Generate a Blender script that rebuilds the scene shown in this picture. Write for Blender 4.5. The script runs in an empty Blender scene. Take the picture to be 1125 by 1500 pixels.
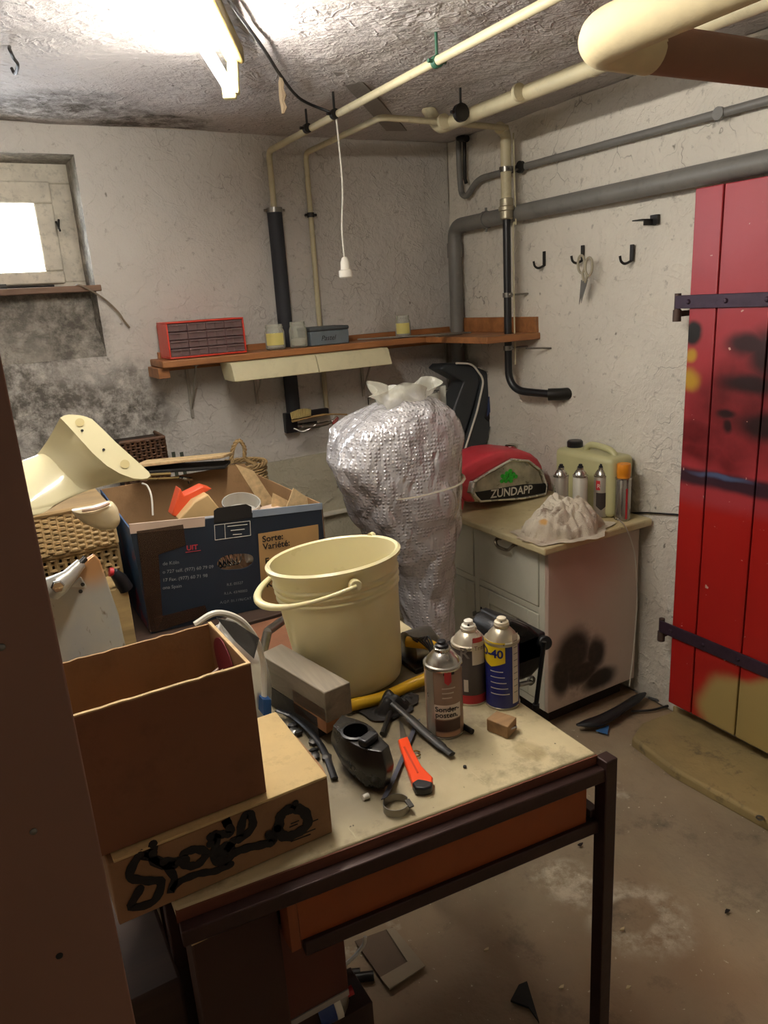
import bpy, bmesh, math, random
import numpy as np
from mathutils import Vector, Matrix, noise
rnd = random.Random(4)
S = bpy.context.scene
COL = S.collection
# ------------------------------------------------------------------ camera
EYE = np.array([0, 0, 1.55]); FPX = 1080.0
def _n(v): return v / np.linalg.norm(v)
_d = _n(np.array([795 - 562.5, 4450 - 750, FPX]))            # world down seen by the camera
_y = np.array([-80 - 562.5, 477 - 750, FPX]); _y = _n(_y - _d * _y.dot(_d)); _y = _n(_y)
_z = -_d; _x = np.cross(_y, _z)
RM = np.array([_x, _y, _z])
cd = bpy.data.cameras.new('camera'); cam = bpy.data.objects.new('camera', cd); COL.objects.link(cam)
cd.sensor_fit = 'VERTICAL'; cd.sensor_height = 36; cd.lens = FPX * 36 / 1500; cd.clip_start = .02
fl = RM @ np.diag([1, -1, -1])
cam.matrix_world = Matrix([[*fl[i], EYE[i]] for i in range(3)] + [[0, 0, 0, 1]])
S.camera = cam
# ------------------------------------------------------------------ world, view
w = bpy.data.worlds.new('world'); S.world = w; w.use_nodes = True
w.node_tree.nodes['Background'].inputs[0].default_value = (.86, .93, 1, 1)
w.node_tree.nodes['Background'].inputs[1].default_value = 16.0
TUBE_COL, TUBE_STRENGTH = (1.0, .94, .85), 82.0
vs_ = S.view_settings; vs_.view_transform = 'Standard'; vs_.look = 'None'; vs_.gamma = 1; vs_.use_curve_mapping = False
vs_.exposure = 1.05
S.cycles.max_bounces = 8; S.cycles.transparent_max_bounces = 12
S.cycles.sample_clamp_indirect = 4
# ------------------------------------------------------------------ measuring helpers: a ray from the eye cut by a world plane
def ray(px, py): return RM @ np.array([px - 562.5, py - 750, FPX])
def oz(px, py, Z): r = ray(px, py); return Vector(EYE + r * (Z - 1.55) / r[2])
def ox(px, py, X): r = ray(px, py); return Vector(EYE + r * X / r[0])
def oy(px, py, Y): r = ray(px, py); return Vector(EYE + r * Y / r[1])
V = Vector
XW, YW, ZC = 2.08, 2.96, 2.185     # right wall, back wall, ceiling
TZ = .80                            # bench top
# ------------------------------------------------------------------ mesh helpers
class M:
    def __init__(s): s.v = []; s.f = []
    def add(s, vs, fs):
        o = len(s.v); s.v += [tuple(p) for p in vs]; s.f += [tuple(i + o for i in f) for f in fs]; return s
    def box(s, x0, x1, y0, y1, z0, z1, R=None, c=None):
        vs = [V((x, y, z)) for z in (z0, z1) for y in (y0, y1) for x in (x0, x1)]
        if R is not None:
            c = V(c) if c is not None else V(((x0 + x1) / 2, (y0 + y1) / 2, (z0 + z1) / 2))
            vs = [c + R @ (p - c) for p in vs]
        return s.add(vs, [(0, 2, 3, 1), (4, 5, 7, 6), (0, 1, 5, 4), (1, 3, 7, 5), (3, 2, 6, 7), (2, 0, 4, 6)])
    def bar(s, a, b, wd, ht, up=V((0, 0, 1))):
        a, b = V(a), V(b); d = (b - a).normalized(); sd = d.cross(up).normalized() * wd / 2; u = sd.cross(d).normalized() * ht / 2
        vs = [p + i * sd + j * u for p in (a, b) for i, j in ((-1, -1), (1, -1), (1, 1), (-1, 1))]
        return s.add(vs, [(3, 2, 1, 0), (4, 5, 6, 7), (0, 1, 5, 4), (1, 2, 6, 5), (2, 3, 7, 6), (3, 0, 4, 7)])
    def prism(s, pts, off):
        n = len(pts); off = V(off); pts = [V(p) for p in pts]
        return s.add(pts + [p + off for p in pts], [tuple(range(n))[::-1], tuple(range(n, 2 * n))] + [(i, (i + 1) % n, n + (i + 1) % n, n + i) for i in range(n)])
    def loft(s, rings, cap=True):
        n = len(rings[0]); vs = [p for r in rings for p in r]; fs = []
        for k in range(len(rings) - 1):
            for i in range(n):
                j = (i + 1) % n; fs.append((k * n + i, k * n + j, (k + 1) * n + j, (k + 1) * n + i))
        if cap: fs += [tuple(range(n))[::-1], tuple(range((len(rings) - 1) * n, len(rings) * n))]
        return s.add(vs, fs)
    def tube(s, path, r, n=12, cap=True, flat=1.0):
        P = [V(p) for p in path]; rings = []; prev = None
        for i, p in enumerate(P):
            t = (P[min(i + 1, len(P) - 1)] - P[max(i - 1, 0)]).normalized()
            if prev is None:
                prev = t.orthogonal().normalized() if abs(t.z) > .9 else t.cross(V((0, 0, 1))).normalized()
            prev = (prev - t * prev.dot(t)).normalized(); b = t.cross(prev)
            rr = r[i] if isinstance(r, (list, tuple)) else r
            rings.append([p + rr * (math.cos(a) * prev + flat * math.sin(a) * b) for a in [2 * math.pi * k / n for k in range(n)]])
        return s.loft(rings, cap)
    def lathe(s, prof, base=(0, 0, 0), n=32, A=None, cap=True):
        A = A or Matrix.Identity(3); b = V(base)
        return s.loft([[b + A @ V((r * math.cos(2 * math.pi * k / n), r * math.sin(2 * math.pi * k / n), z)) for k in range(n)] for r, z in prof], cap)
    def grid(s, nu, nv, fn):
        vs = [fn(i / nu, j / nv) for j in range(nv + 1) for i in range(nu + 1)]
        return s.add(vs, [(j * (nu + 1) + i, j * (nu + 1) + i + 1, (j + 1) * (nu + 1) + i + 1, (j + 1) * (nu + 1) + i) for j in range(nv) for i in range(nu)])
def cr(pts, n=8):
    P = [V(p) for p in pts]; P = [2 * P[0] - P[1]] + P + [2 * P[-1] - P[-2]]; out = []
    for i in range(1, len(P) - 2):
        for k in range(n):
            t = k / n; a, b, c, d = P[i - 1:i + 3]
            out.append(.5 * ((2 * b) + (c - a) * t + (2 * a - 5 * b + 4 * c - d) * t * t + (3 * b - a - 3 * c + d) * t ** 3))
    return out + [P[-2]]
def rnd_corner(pts, r, n=6):
    P = [V(p) for p in pts]; out = [P[0]]
    for i in range(1, len(P) - 1):
        a = (P[i - 1] - P[i]); b = (P[i + 1] - P[i]); rr = min(r, a.length * .45, b.length * .45)
        p0 = P[i] + a.normalized() * rr; p1 = P[i] + b.normalized() * rr
        for k in range(n + 1):
            t = k / n; out.append((1 - t) ** 2 * p0 + 2 * t * (1 - t) * P[i] + t * t * p1)
    return out + [P[-1]]
def obj(name, m, mat, parent=None, smooth=True, bevel=0, seg=2, sub=0, solid=0, kind=None, label=None, ang=38):
    me = bpy.data.meshes.new(name); me.from_pydata([tuple(p) for p in m.v], [], m.f)
    bm = bmesh.new(); bm.from_mesh(me)
    if not solid: bmesh.ops.recalc_face_normals(bm, faces=bm.faces)
    bm.to_mesh(me); bm.free()
    if smooth: me.shade_smooth(); me.set_sharp_from_angle(angle=math.radians(ang))
    if mat: me.materials.append(mat)
    o = bpy.data.objects.new(name, me); COL.objects.link(o)
    if parent:
        o.parent = parent; o.matrix_parent_inverse = WM(parent).inverted()
    if solid:
        k = o.modifiers.new('s', 'SOLIDIFY'); k.thickness = solid; k.offset = 0
    if bevel:
        k = o.modifiers.new('b', 'BEVEL'); k.width = bevel; k.segments = seg; k.limit_method = 'ANGLE'; k.angle_limit = math.radians(40)
        k.harden_normals = False
    if sub:
        k = o.modifiers.new('u', 'SUBSURF'); k.levels = k.render_levels = sub
    if kind: o['kind'] = kind
    if label: o['label'] = label
    return o
def WM(o):
    m = Matrix.Translation(o.location) @ o.rotation_euler.to_matrix().to_4x4()
    if o.parent: m = WM(o.parent) @ o.matrix_parent_inverse @ m
    return m
def thing(name, label, cat, loc, group=None):
    o = bpy.data.objects.new(name, None); COL.objects.link(o); o.location = loc; o.empty_display_size = .05
    o['label'] = label; o['category'] = cat
    if group: o['group'] = group
    return o
def tag(o, label, cat, group=None):
    o['label'] = label; o['category'] = cat
    if group: o['group'] = group
    return o
def struct(name, m, mat, **k):
    o = obj(name, m, mat, **k)
    if not o.parent: o['kind'] = 'structure'
    return o
_tc = {}
def txt(name, s, size, org, xd, yd, mat, parent, depth=.0006, bold=0, bend=None, align='LEFT', shear=0):
    """lettering: a flat text mesh laid on the plane (org, xd, yd); bend=(centre, radius) wraps it round a can"""
    key = (s, bold, align, shear)
    if key not in _tc:
        c = bpy.data.curves.new('t', 'FONT'); c.body = s; c.size = 1; c.offset = bold; c.align_x = align; c.shear = shear; c.resolution_u = 3
        to = bpy.data.objects.new('t', c); COL.objects.link(to)
        bpy.context.view_layer.update()
        me = bpy.data.meshes.new_from_object(to.evaluated_get(bpy.context.evaluated_depsgraph_get()))
        _tc[key] = ([v.co.copy() for v in me.vertices], [tuple(p.vertices) for p in me.polygons])
        bpy.data.objects.remove(to); bpy.data.curves.remove(c); bpy.data.meshes.remove(me)
    vs, fs = _tc[key]; m = M()
    if bend:
        cx, r = V(bend[0]), bend[1]; a0 = bend[2]
        m.add([cx + V((math.cos(a0 + v.x * size / r) * (r + depth), math.sin(a0 + v.x * size / r) * (r + depth), org + v.y * size)) for v in vs], fs)
    else:
        xd, yd = V(xd).normalized(), V(yd).normalized(); n = xd.cross(yd)
        m.add([V(org) + xd * v.x * size + yd * v.y * size + n * depth for v in vs], fs)
    me = bpy.data.meshes.new(name); me.from_pydata([tuple(p) for p in m.v], [], m.f); me.materials.append(mat)
    o = bpy.data.objects.new(name, me); COL.objects.link(o)
    if parent: o.parent = parent; o.matrix_parent_inverse = WM(parent).inverted()
    return o
# ------------------------------------------------------------------ material helpers
def H(h):
    c = [int(h[i:i + 2], 16) / 255 for i in (1, 3, 5)]
    return tuple(x / 12.92 if x <= .04045 else ((x + .055) / 1.055) ** 2.4 for x in c) + (1,)
class NT:
    def __init__(s, name):
        s.m = bpy.data.materials.new(name); s.m.use_nodes = True; s.t = s.m.node_tree; s.b = s.t.nodes['Principled BSDF']
        s.co = s.t.nodes.new('ShaderNodeTexCoord').outputs['Object']
    def n(s, typ, **k):
        nd = s.t.nodes.new(typ)
        for a, b in k.items(): setattr(nd, a, b)
        return nd
    def set(s, sock, v):
        if isinstance(v, bpy.types.NodeSocket): s.t.links.new(v, sock)
        else: sock.default_value = v
    def noise(s, scale, detail=4, rough=.55, co=None, dist=0):
        n = s.n('ShaderNodeTexNoise'); s.set(n.inputs['Vector'], co or s.co)
        n.inputs['Scale'].default_value = scale; n.inputs['Detail'].default_value = detail; n.inputs['Roughness'].default_value = rough
        n.inputs['Distortion'].default_value = dist
        return n.outputs['Fac']
    def rng(s, v, a, b, c=0, d=1, smooth=False):
        n = s.n('ShaderNodeMapRange'); s.set(n.inputs[0], v)
        if smooth: n.interpolation_type = 'SMOOTHSTEP'
        for i, x in zip((1, 2, 3, 4), (a, b, c, d)): n.inputs[i].default_value = x
        return n.outputs[0]
    def mix(s, f, a, b, mode='MIX'):
        n = s.n('ShaderNodeMix', data_type='RGBA', blend_type=mode); s.set(n.inputs['Factor'], f); s.set(n.inputs[6], a); s.set(n.inputs[7], b); return n.outputs[2]
    def math(s, op, a, b=0):
        n = s.n('ShaderNodeMath', operation=op); s.set(n.inputs[0], a); s.set(n.inputs[1], b); return n.outputs[0]
    def vm(s, op, a, b):
        n = s.n('ShaderNodeVectorMath', operation=op); s.set(n.inputs[0], a); s.set(n.inputs[1], b); return n
    def scaled(s, v, co=None): return s.vm('MULTIPLY', co or s.co, v).outputs[0]
    def warp(s, scale, amt, co=None):
        n = s.n('ShaderNodeTexNoise'); s.set(n.inputs['Vector'], co or s.co); n.inputs['Scale'].default_value = scale; n.inputs['Detail'].default_value = 3
        d = s.vm('SUBTRACT', n.outputs['Color'], (.5, .5, .5)).outputs[0]; d = s.vm('MULTIPLY', d, (amt,) * 3).outputs[0]
        return s.vm('ADD', co or s.co, d).outputs[0]
    def blobs(s, shapes, co=None, soft=.6):
        """soft sprayed patches: (centre xyz, inverse-size xyz) ellipsoids; returns 0..1"""
        out = None
        for c, k in shapes:
            d = s.vm('SUBTRACT', co or s.co, c).outputs[0]; d = s.vm('MULTIPLY', d, k).outputs[0]
            l = s.n('ShaderNodeVectorMath', operation='LENGTH'); s.set(l.inputs[0], d)
            v = s.rng(l.outputs['Value'], 1 - soft * .5, 1 + soft * .5, 1, 0, True)
            out = v if out is None else s.math('MAXIMUM', out, v)
        return out
    def bump(s, h, st, dist=.01, prev=None):
        n = s.n('ShaderNodeBump'); s.set(n.inputs['Height'], h); n.inputs['Strength'].default_value = st; n.inputs['Distance'].default_value = dist
        if prev: s.set(n.inputs['Normal'], prev)
        return n.outputs[0]
    def out(s, col, rough=.6, metal=0, nrm=None, **k):
        s.set(s.b.inputs['Base Color'], col); s.set(s.b.inputs['Roughness'], rough); s.set(s.b.inputs['Metallic'], metal)
        if nrm: s.set(s.b.inputs['Normal'], nrm)
        for a, v in k.items(): s.set(s.b.inputs[a.replace('_', ' ')], v)
        return s.m
_mc = {}
def mat(name, col, rough=.5, metal=0, var=.12, vs=8, bump=0, bs=60, dirt=0, **k):
    if name in _mc: return _mc[name]
    t = NT(name); c = H(col)
    a = tuple(min(1, x * (1 - var)) for x in c[:3]) + (1,); b = tuple(min(1, x * (1 + var)) for x in c[:3]) + (1,)
    cc = t.mix(t.rng(t.noise(vs), .3, .7), a, b)
    if dirt: cc = t.mix(t.math('MULTIPLY', t.rng(t.noise(vs * 3, 8, .7), .52, .68), dirt), cc, tuple(x * .35 for x in c[:3]) + (1,))
    nr = t.bump(t.noise(bs, 5), bump, .004) if bump else None
    rr = t.rng(t.noise(vs * 2), .2, .8, max(0, rough - .08), min(1, rough + .08))
    _mc[name] = t.out(cc, rr, metal, nr, **k)
    return _mc[name]
def glassy(name, col, alpha, rough=.1, bump=0, bs=50, cells=0):
    t = NT(name); nr = None
    if cells:
        v = t.n('ShaderNodeTexVoronoi'); t.set(v.inputs['Vector'], t.co); v.inputs['Scale'].default_value = cells; v.inputs['Randomness'].default_value = .25
        nr = t.bump(t.rng(v.outputs['Distance'], .0, .55, 1, 0, True), .7, .006)
    if bump: nr = t.bump(t.noise(bs, 4), bump, .01, nr)
    t.out(H(col), rough, 0, nr)
    tr = t.n('ShaderNodeBsdfTransparent'); mx = t.n('ShaderNodeMixShader')
    lw = t.n('ShaderNodeLayerWeight'); lw.inputs[0].default_value = .35
    t.set(mx.inputs[0], t.rng(lw.outputs['Facing'], 0, 1, alpha, min(1, alpha + .45)))
    t.t.links.new(tr.outputs[0], mx.inputs[1]); t.t.links.new(t.b.outputs[0], mx.inputs[2])
    t.t.links.new(mx.outputs[0], t.t.nodes['Material Output'].inputs[0]); return t.m
def wood(name, col, rough=.6, axis=0, sc=14, con=.35):
    if name in _mc: return _mc[name]
    t = NT(name); c = H(col); k = [sc] * 3; k[axis] = sc * .08
    g = t.noise(1.0, 6, .65, co=t.scaled(tuple(k)), dist=.6)
    cc = t.mix(t.rng(g, .3, .7), tuple(x * (1 - con) for x in c[:3]) + (1,), tuple(min(1, x * (1 + con)) for x in c[:3]) + (1,))
    cc = t.mix(t.math('MULTIPLY', t.rng(t.noise(9, 6), .5, .8), .5), cc, tuple(x * .5 for x in c[:3]) + (1,))
    _mc[name] = t.out(cc, rough, 0, t.bump(g, .3, .003)); return _mc[name]
# ---- plaster: uneven whitewash with knobs, cracks and small chips
def plaster(name, base, dark, stains=(), bumpk=1.0, crack=.5, stain_col='#57524b'):
    t = NT(name); c = H(base)
    cc = t.mix(t.rng(t.noise(1.6, 5), .35, .7), c, tuple(x * .86 for x in c[:3]) + (1,))
    cc = t.mix(t.math('MULTIPLY', t.rng(t.noise(28, 6, .7), .60, .68), .40), cc, H(dark))
    # thin scattered cracks and pits
    v = t.n('ShaderNodeTexVoronoi', feature='DISTANCE_TO_EDGE'); t.set(v.inputs['Vector'], t.warp(7, .28)); v.inputs['Scale'].default_value = 5.5
    line = t.rng(v.outputs['Distance'], .0, .014, 1, 0)
    gate = t.rng(t.noise(3.2, 3), .56, .66)
    cr_ = t.math('MULTIPLY', t.math('MULTIPLY', line, gate), crack)
    cc = t.mix(cr_, cc, H(dark))
    p = t.n('ShaderNodeTexVoronoi'); t.set(p.inputs['Vector'], t.warp(30, .03)); p.inputs['Scale'].default_value = 15
    pit = t.math('MULTIPLY', t.rng(p.outputs['Distance'], .05, .11, 1, 0), t.rng(t.noise(4.4, 2), .52, .62))
    cc = t.mix(t.math('MULTIPLY', pit, .8), cc, H(dark))
    if stains:
        bl = t.blobs(stains, t.warp(5, .35), 1.1)
        br = t.math('MULTIPLY', bl, t.rng(t.noise(17, 9, .75), .34, .58))
        cc = t.mix(t.math('MULTIPLY', br, .95), cc, H(stain_col))
    hgt = t.math('ADD', t.math('MULTIPLY', t.noise(11, 6, .55), 1.0), t.math('MULTIPLY', t.noise(45, 4, .6), .35))
    nr = t.bump(hgt, .55 * bumpk, .03)
    # trowel ridges
    rg = t.n('ShaderNodeTexNoise'); t.set(rg.inputs['Vector'], t.scaled((1.0, 1.6, 1.4), t.warp(3, .3))); rg.inputs['Scale'].default_value = 9; rg.inputs['Detail'].default_value = 3
    rdg = t.rng(t.math('ABSOLUTE', t.math('SUBTRACT', rg.outputs['Fac'], .5)), 0, .035, 1, 0)
    nr = t.bump(t.math('SUBTRACT', t.math('MULTIPLY', rdg, .6), t.math('ADD', pit, cr_)), .35 * bumpk, .012, nr)
    return t.out(cc, .85, 0, nr)
# ---- common materials
cream = mat('cream_plastic', '#ded39b', .35, var=.04)
black_plastic = mat('black_plastic', '#17171a', .38, var=.2, bump=.1)
steel = mat('worn_steel', '#8d8a84', .32, 1, var=.2, dirt=.4)
dark_steel = mat('dark_steel', '#3a3836', .45, .8, var=.25, dirt=.3)
chrome = mat('chrome', '#cfcdc8', .14, 1, var=.04)
white_p = mat('white_plastic', '#e6e1d3', .4, var=.04)
ink_black = mat('black_ink', '#15120f', .7, var=.1)
ink_white = mat('white_print', '#cfcabd', .6, var=.05)
cardboard = mat('cardboard', '#9c7a54', .85, var=.1, vs=5, bump=.12, bs=160, dirt=.25)
card_brown = mat('brown_cardboard', '#7d5238', .85, var=.1, vs=4, bump=.1, bs=150, dirt=.25)
card_edge = mat('cardboard_edge', '#c8ab7e', .9, var=.2, vs=60)
grey_pipe = mat('grey_pipe_paint', '#75736e', .45, var=.1, dirt=.3)
cream_pipe = mat('cream_pipe_paint', '#c2b896', .5, var=.08, dirt=.3)

# ================================================================== SETTING
wall_back_m = plaster('plaster_back', '#d1ccc4', '#6f675b', stains=[((.18, 3.0, 1.22), (3.0, .5, 6)), ((.5, 3.0, 1.15), (4.0, .5, 6)), ((.1, 3, 1.45), (2.6, .5, 7))])
wall_right_m = plaster('plaster_right', '#e0d9cb', '#6f675b', crack=.7)
ceil_m = plaster('plaster_ceiling', '#c4bebb', '#4f483f', stains=[((.42, 2.75, 2.2), (4, 5, 1)), ((.75, 2.9, 2.2), (4, 9, 1))], bumpk=1.25, crack=.6, stain_col='#4c463e')
dim_m = plaster('plaster_unseen', '#dcd4c6', '#6f675b')
def slab(name, fn, nu, nv, m, drop=None, amp=.006):
    """a plastered surface with real unevenness"""
    g = M(); g.grid(nu, nv, fn)
    if drop:
        g.f = [f for f in g.f if not drop(sum((V(g.v[i]) for i in f), V()) / 4)]
    o = struct(name, g, m, ang=80); return o
def bumpy(p, n, amp=.006):
    h = noise.fractal(V(p) * 2.2, 1, 2, 4) * amp * 1.6 + noise.noise(V(p) * 9) * amp * .6
    return V(p) + V(n) * h
X0, Y0 = -1.15, -1.15
RX0, RX1, RZ0, RZ1 = -.52, .50, 1.40, 2.09    # window recess
def backf(u, v):
    x = X0 + (XW - X0) * u; z = ZC * v
    return bumpy((x, YW, z), (0, -1, 0), .006 if abs(x - RX1) > .03 else .002)
NU, NV = 179, 110
def snap(v, a): return min(a, key=lambda q: abs(q - v))
ux = [X0 + (XW - X0) * i / NU for i in range(NU + 1)]; uz = [ZC * i / NV for i in range(NV + 1)]
sx = {ux.index(snap(RX1, ux)): RX1, ux.index(snap(RX0, ux)): RX0}; sz = {uz.index(snap(RZ0, uz)): RZ0, uz.index(snap(RZ1, uz)): RZ1}
def backf2(u, v):
    i, j = round(u * NU), round(v * NV)
    x = sx.get(i, ux[i]); z = sz.get(j, uz[j])
    ed = min(1, max(abs(x - (RX0 + RX1) / 2) - (RX1 - RX0) / 2, abs(z - (RZ0 + RZ1) / 2) - (RZ1 - RZ0) / 2, 0) / .03)
    return bumpy((x, YW, z), (0, -1, 0), .006 * ed)
wb = slab('wall_back', backf2, NU, NV, wall_back_m, drop=lambda c: RX0 < c.x < RX1 and RZ0 < c.z < RZ1)
slab('wall_right', lambda u, v: bumpy((XW, Y0 + (YW - Y0) * u, ZC * v), (-1, 0, 0)), 200, 100, wall_right_m)
slab('ceiling', lambda u, v: bumpy((X0 + (XW - X0) * u, Y0 + (YW - Y0) * v, ZC), (0, 0, -1), .006), 150, 200, ceil_m)

struct('wall_left', M().add([(X0, Y0, 0), (X0, YW, 0), (X0, YW, ZC), (X0, Y0, ZC)], [(0, 1, 2, 3)]), dim_m)
struct('wall_front', M().add([(X0, Y0, 0), (XW, Y0, 0), (XW, Y0, ZC), (X0, Y0, ZC)], [(0, 1, 2, 3)]), dim_m)
# recess lining: deep above the board, shallow below it
RM1 = 3.16; SILL = 1.655
lining = M()
def jam(x, y0, y1, z0, z1, s):
    lining.grid(6, 30, lambda u, v: bumpy((x + s * .012 * (u), y0 + (y1 - y0) * u, z0 + (z1 - z0) * v), (1, 0, 0), .004 * min(1, u * 4)))
jam(RX1, YW, RM1, SILL - .02, RZ1, -1); jam(RX0, YW, RM1, SILL - .02, RZ1, 1)
jam(RX1, YW, YW + .07, RZ0, SILL, -1); jam(RX0, YW, YW + .07, RZ0, SILL, 1)
lining.add([(RX0, YW, RZ1), (RX1, YW, RZ1), (RX1, RM1, RZ1 - .01), (RX0, RM1, RZ1 - .01)], [(0, 1, 2, 3)])
lining.grid(50, 14, lambda u, v: bumpy((RX0 + (RX1 - RX0) * u, YW + .07 * min(1, v * 2.2) + .002, RZ0 + (SILL - RZ0) * v), (0, -1, 0), .006))
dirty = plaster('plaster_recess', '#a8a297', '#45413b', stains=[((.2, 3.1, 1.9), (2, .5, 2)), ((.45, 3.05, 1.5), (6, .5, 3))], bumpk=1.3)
struct('trim_1', lining, dirty, ang=80)
mas = M()  # unseen outer boxes added behind the walls to block stray light
mas.box(X0 - .1, RX0 - .02, YW + .012, 3.35, -.1, ZC + .1).box(RX1 + .004, XW + .2, YW + .012, 3.35, -.1, ZC + .1)
mas.box(RX0 - .02, RX1 + .004, YW + .012, 3.35, RZ1 + .012, ZC + .1).box(RX0 - .02, RX1 + .004, YW + .085, 3.35, -.1, SILL - .025).box(RX0 - .02, RX1 + .004, YW + .012, 3.35, -.1, RZ0 - .012)
mas.box(XW + .012, XW + .15, Y0 - .1, YW + .012, -.1, ZC + .1).box(X0 - .1, XW + .012, Y0 - .1, YW + .012, ZC + .02, ZC + .15).box(X0 - .1, XW + .012, Y0 - .1, YW + .012, -.15, -.03)
mas.box(X0 - .15, X0 - .01, Y0 - .1, YW + .012, -.03, ZC + .02).box(X0, XW + .012, Y0 - .15, Y0 - .01, -.03, ZC + .02)
struct('light_seal', mas, dim_m if 'dim_m' in globals() else None, smooth=False)
# window in the recess
WX0, WX1, WZ0, WZ1 = -.46, .375, 1.70, 2.0
gR = oy(52, 300, 3.1); gB = oy(60, 398, 3.1)
frame_m = mat('dirty_window_paint', '#c9c2b2', .7, var=.15, vs=14, bump=.4, bs=40, dirt=.5)
win = M()
GX1 = oy(57, 350, 3.12).x; GZ0 = oy(60, 398, 3.12).z; GZ1 = oy(50, 299, 3.12).z
WX1 = oy(84, 350, 3.1).x; WZ1 = oy(70, 268, 3.1).z
def ringframe(m, x0, x1, z0, z1, ix0, ix1, iz0, iz1, y0, y1):
    m.box(x0, x1, y0, y1, iz1, z1); m.box(x0, x1, y0, y1, z0, iz0); m.box(x0, ix0, y0, y1, iz0, iz1); m.box(ix1, x1, y0, y1, iz0, iz1)
ringframe(win, -.50, RX1, SILL, RZ1, -.42, WX1, SILL + .02, WZ1, 3.11, 3.20)
window = struct('window_1', win, frame_m, bevel=.004)
sash = M(); ringframe(sash, -.425, WX1 + .005, SILL + .016, WZ1 + .005, -.34, GX1, GZ0, GZ1, 3.095, 3.13)
sash_o = obj('sash', sash, frame_m, window, bevel=.006)
t = NT('window_glass'); t.out((1, 1, 1, 1), .1); _tr = t.n('ShaderNodeBsdfTransparent'); _mx = t.n('ShaderNodeMixShader'); _mx.inputs[0].default_value = .12
t.t.links.new(_tr.outputs[0], _mx.inputs[1]); t.t.links.new(t.b.outputs[0], _mx.inputs[2]); t.t.links.new(_mx.outputs[0], t.t.nodes['Material Output'].inputs[0]); glass_m = t.m
obj('pane', M().box(-.34, GX1, 3.112, 3.115, GZ0, GZ1), glass_m, sash_o)
lt = M().tube([(GX1 - .16, 3.088, GZ0 - .05), (GX1 + .02, 3.088, GZ0 - .052)], .004, 8); lt.box(GX1 - .17, GX1 - .14, 3.085, 3.1, GZ0 - .06, GZ0 - .04)
obj('window_latch', lt, dark_steel, window)
pt = M().tube([oy(82, 325, 3.09), oy(88, 338, 3.05)], .004, 8); pt.tube([oy(86, 322, 3.09), oy(86, 335, 3.06)], .004, 8)
obj('sash_pin', pt, dark_steel, window)
bd = M().box(RX0, RX1 + .02, 2.955, 3.12, SILL - .022, SILL)
struct('trim_2', bd, wood('sill_wood', '#7d6352', .8, 0, 20), bevel=.003)
pl = bpy.data.lights.new('window_portal', 'AREA'); pl.shape = 'RECTANGLE'; pl.size = .75; pl.size_y = .3; pl.cycles.is_portal = True
plo = bpy.data.objects.new('window_portal', pl); COL.objects.link(plo); plo.location = (0, 3.14, (GZ0 + GZ1) / 2); plo.rotation_euler = (math.radians(-90), 0, 0)
# concrete dado along the back wall
dz = oy(450, 667, YW).z; dm = plaster('concrete_dado', '#c3bda6', '#6f6a58', crack=.3)
struct('trim_3', M().grid(60, 40, lambda u, v: bumpy((1.06 + (XW - 1.06) * u, YW - .014, dz * v), (0, -1, 0), .004)).add([(1.06, YW - .014, dz), (XW, YW - .014, dz), (XW, YW + .01, dz), (1.06, YW + .01, dz), (1.06, YW - .014, 0), (1.06, YW + .01, 0)], [(0, 1, 2, 3), (0, 3, 5, 4)]), dm, ang=80)
lz = oy(500, 746, 2.94).z
struct('trim_4', M().box(1.30, 1.98, 2.915, 2.95, lz - .012, lz), mat('white_strip', '#d8d2c2', .6), bevel=.002)
# floor: worn concrete with a pale salt ring
t = NT('concrete_floor'); c0 = H('#7a6a54')
cc = t.mix(t.rng(t.noise(1.7, 6, .6), .3, .7), H('#7d6f5c'), H('#a8987c'))
cc = t.mix(t.rng(t.noise(.9, 4), .45, .7), cc, H('#93765a'))
cc = t.mix(t.math('MULTIPLY', t.rng(t.noise(6, 8, .7), .55, .72), .7), cc, H('#4a4238'))
rc = oz(935, 1345, 0); wc = t.warp(6, .10)
outer = t.blobs([((rc.x, rc.y, 0), (8.5, 9, 0)), (tuple(oz(830, 1290, 0)), (13, 11, 0))], wc, .7)
inner = t.blobs([((rc.x + .005, rc.y + .01, 0), (15, 17, 0))], wc, .4)
salt = t.math('MULTIPLY', t.math('MULTIPLY', outer, t.math('SUBTRACT', 1, inner)), t.rng(t.noise(14, 9, .75), .42, .6))
salt = t.math('MAXIMUM', salt, t.math('MULTIPLY', t.rng(t.noise(2.3, 6, .6), .62, .72), t.rng(t.noise(22, 8, .7), .5, .6)))
cc = t.mix(t.math('MULTIPLY', salt, .9), cc, H('#cfc5ae'))
cc = t.mix(t.rng(t.noise(70, 3), .7, .74), cc, H('#c9bfa6'))
floor_m = t.out(cc, t.rng(t.noise(3), .3, .7, .5, .8), 0, t.bump(t.math('ADD', t.noise(8, 6), t.math('MULTIPLY', t.noise(60, 4), .25)), .45, .02))
fl_ = M().grid(90, 120, lambda u, v: bumpy((X0 + (XW - X0) * u, Y0 + (YW - Y0) * v, 0), (0, 0, 1), .003) - V((0, 0, .004)))
struct('floor', fl_, floor_m, ang=80)
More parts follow.
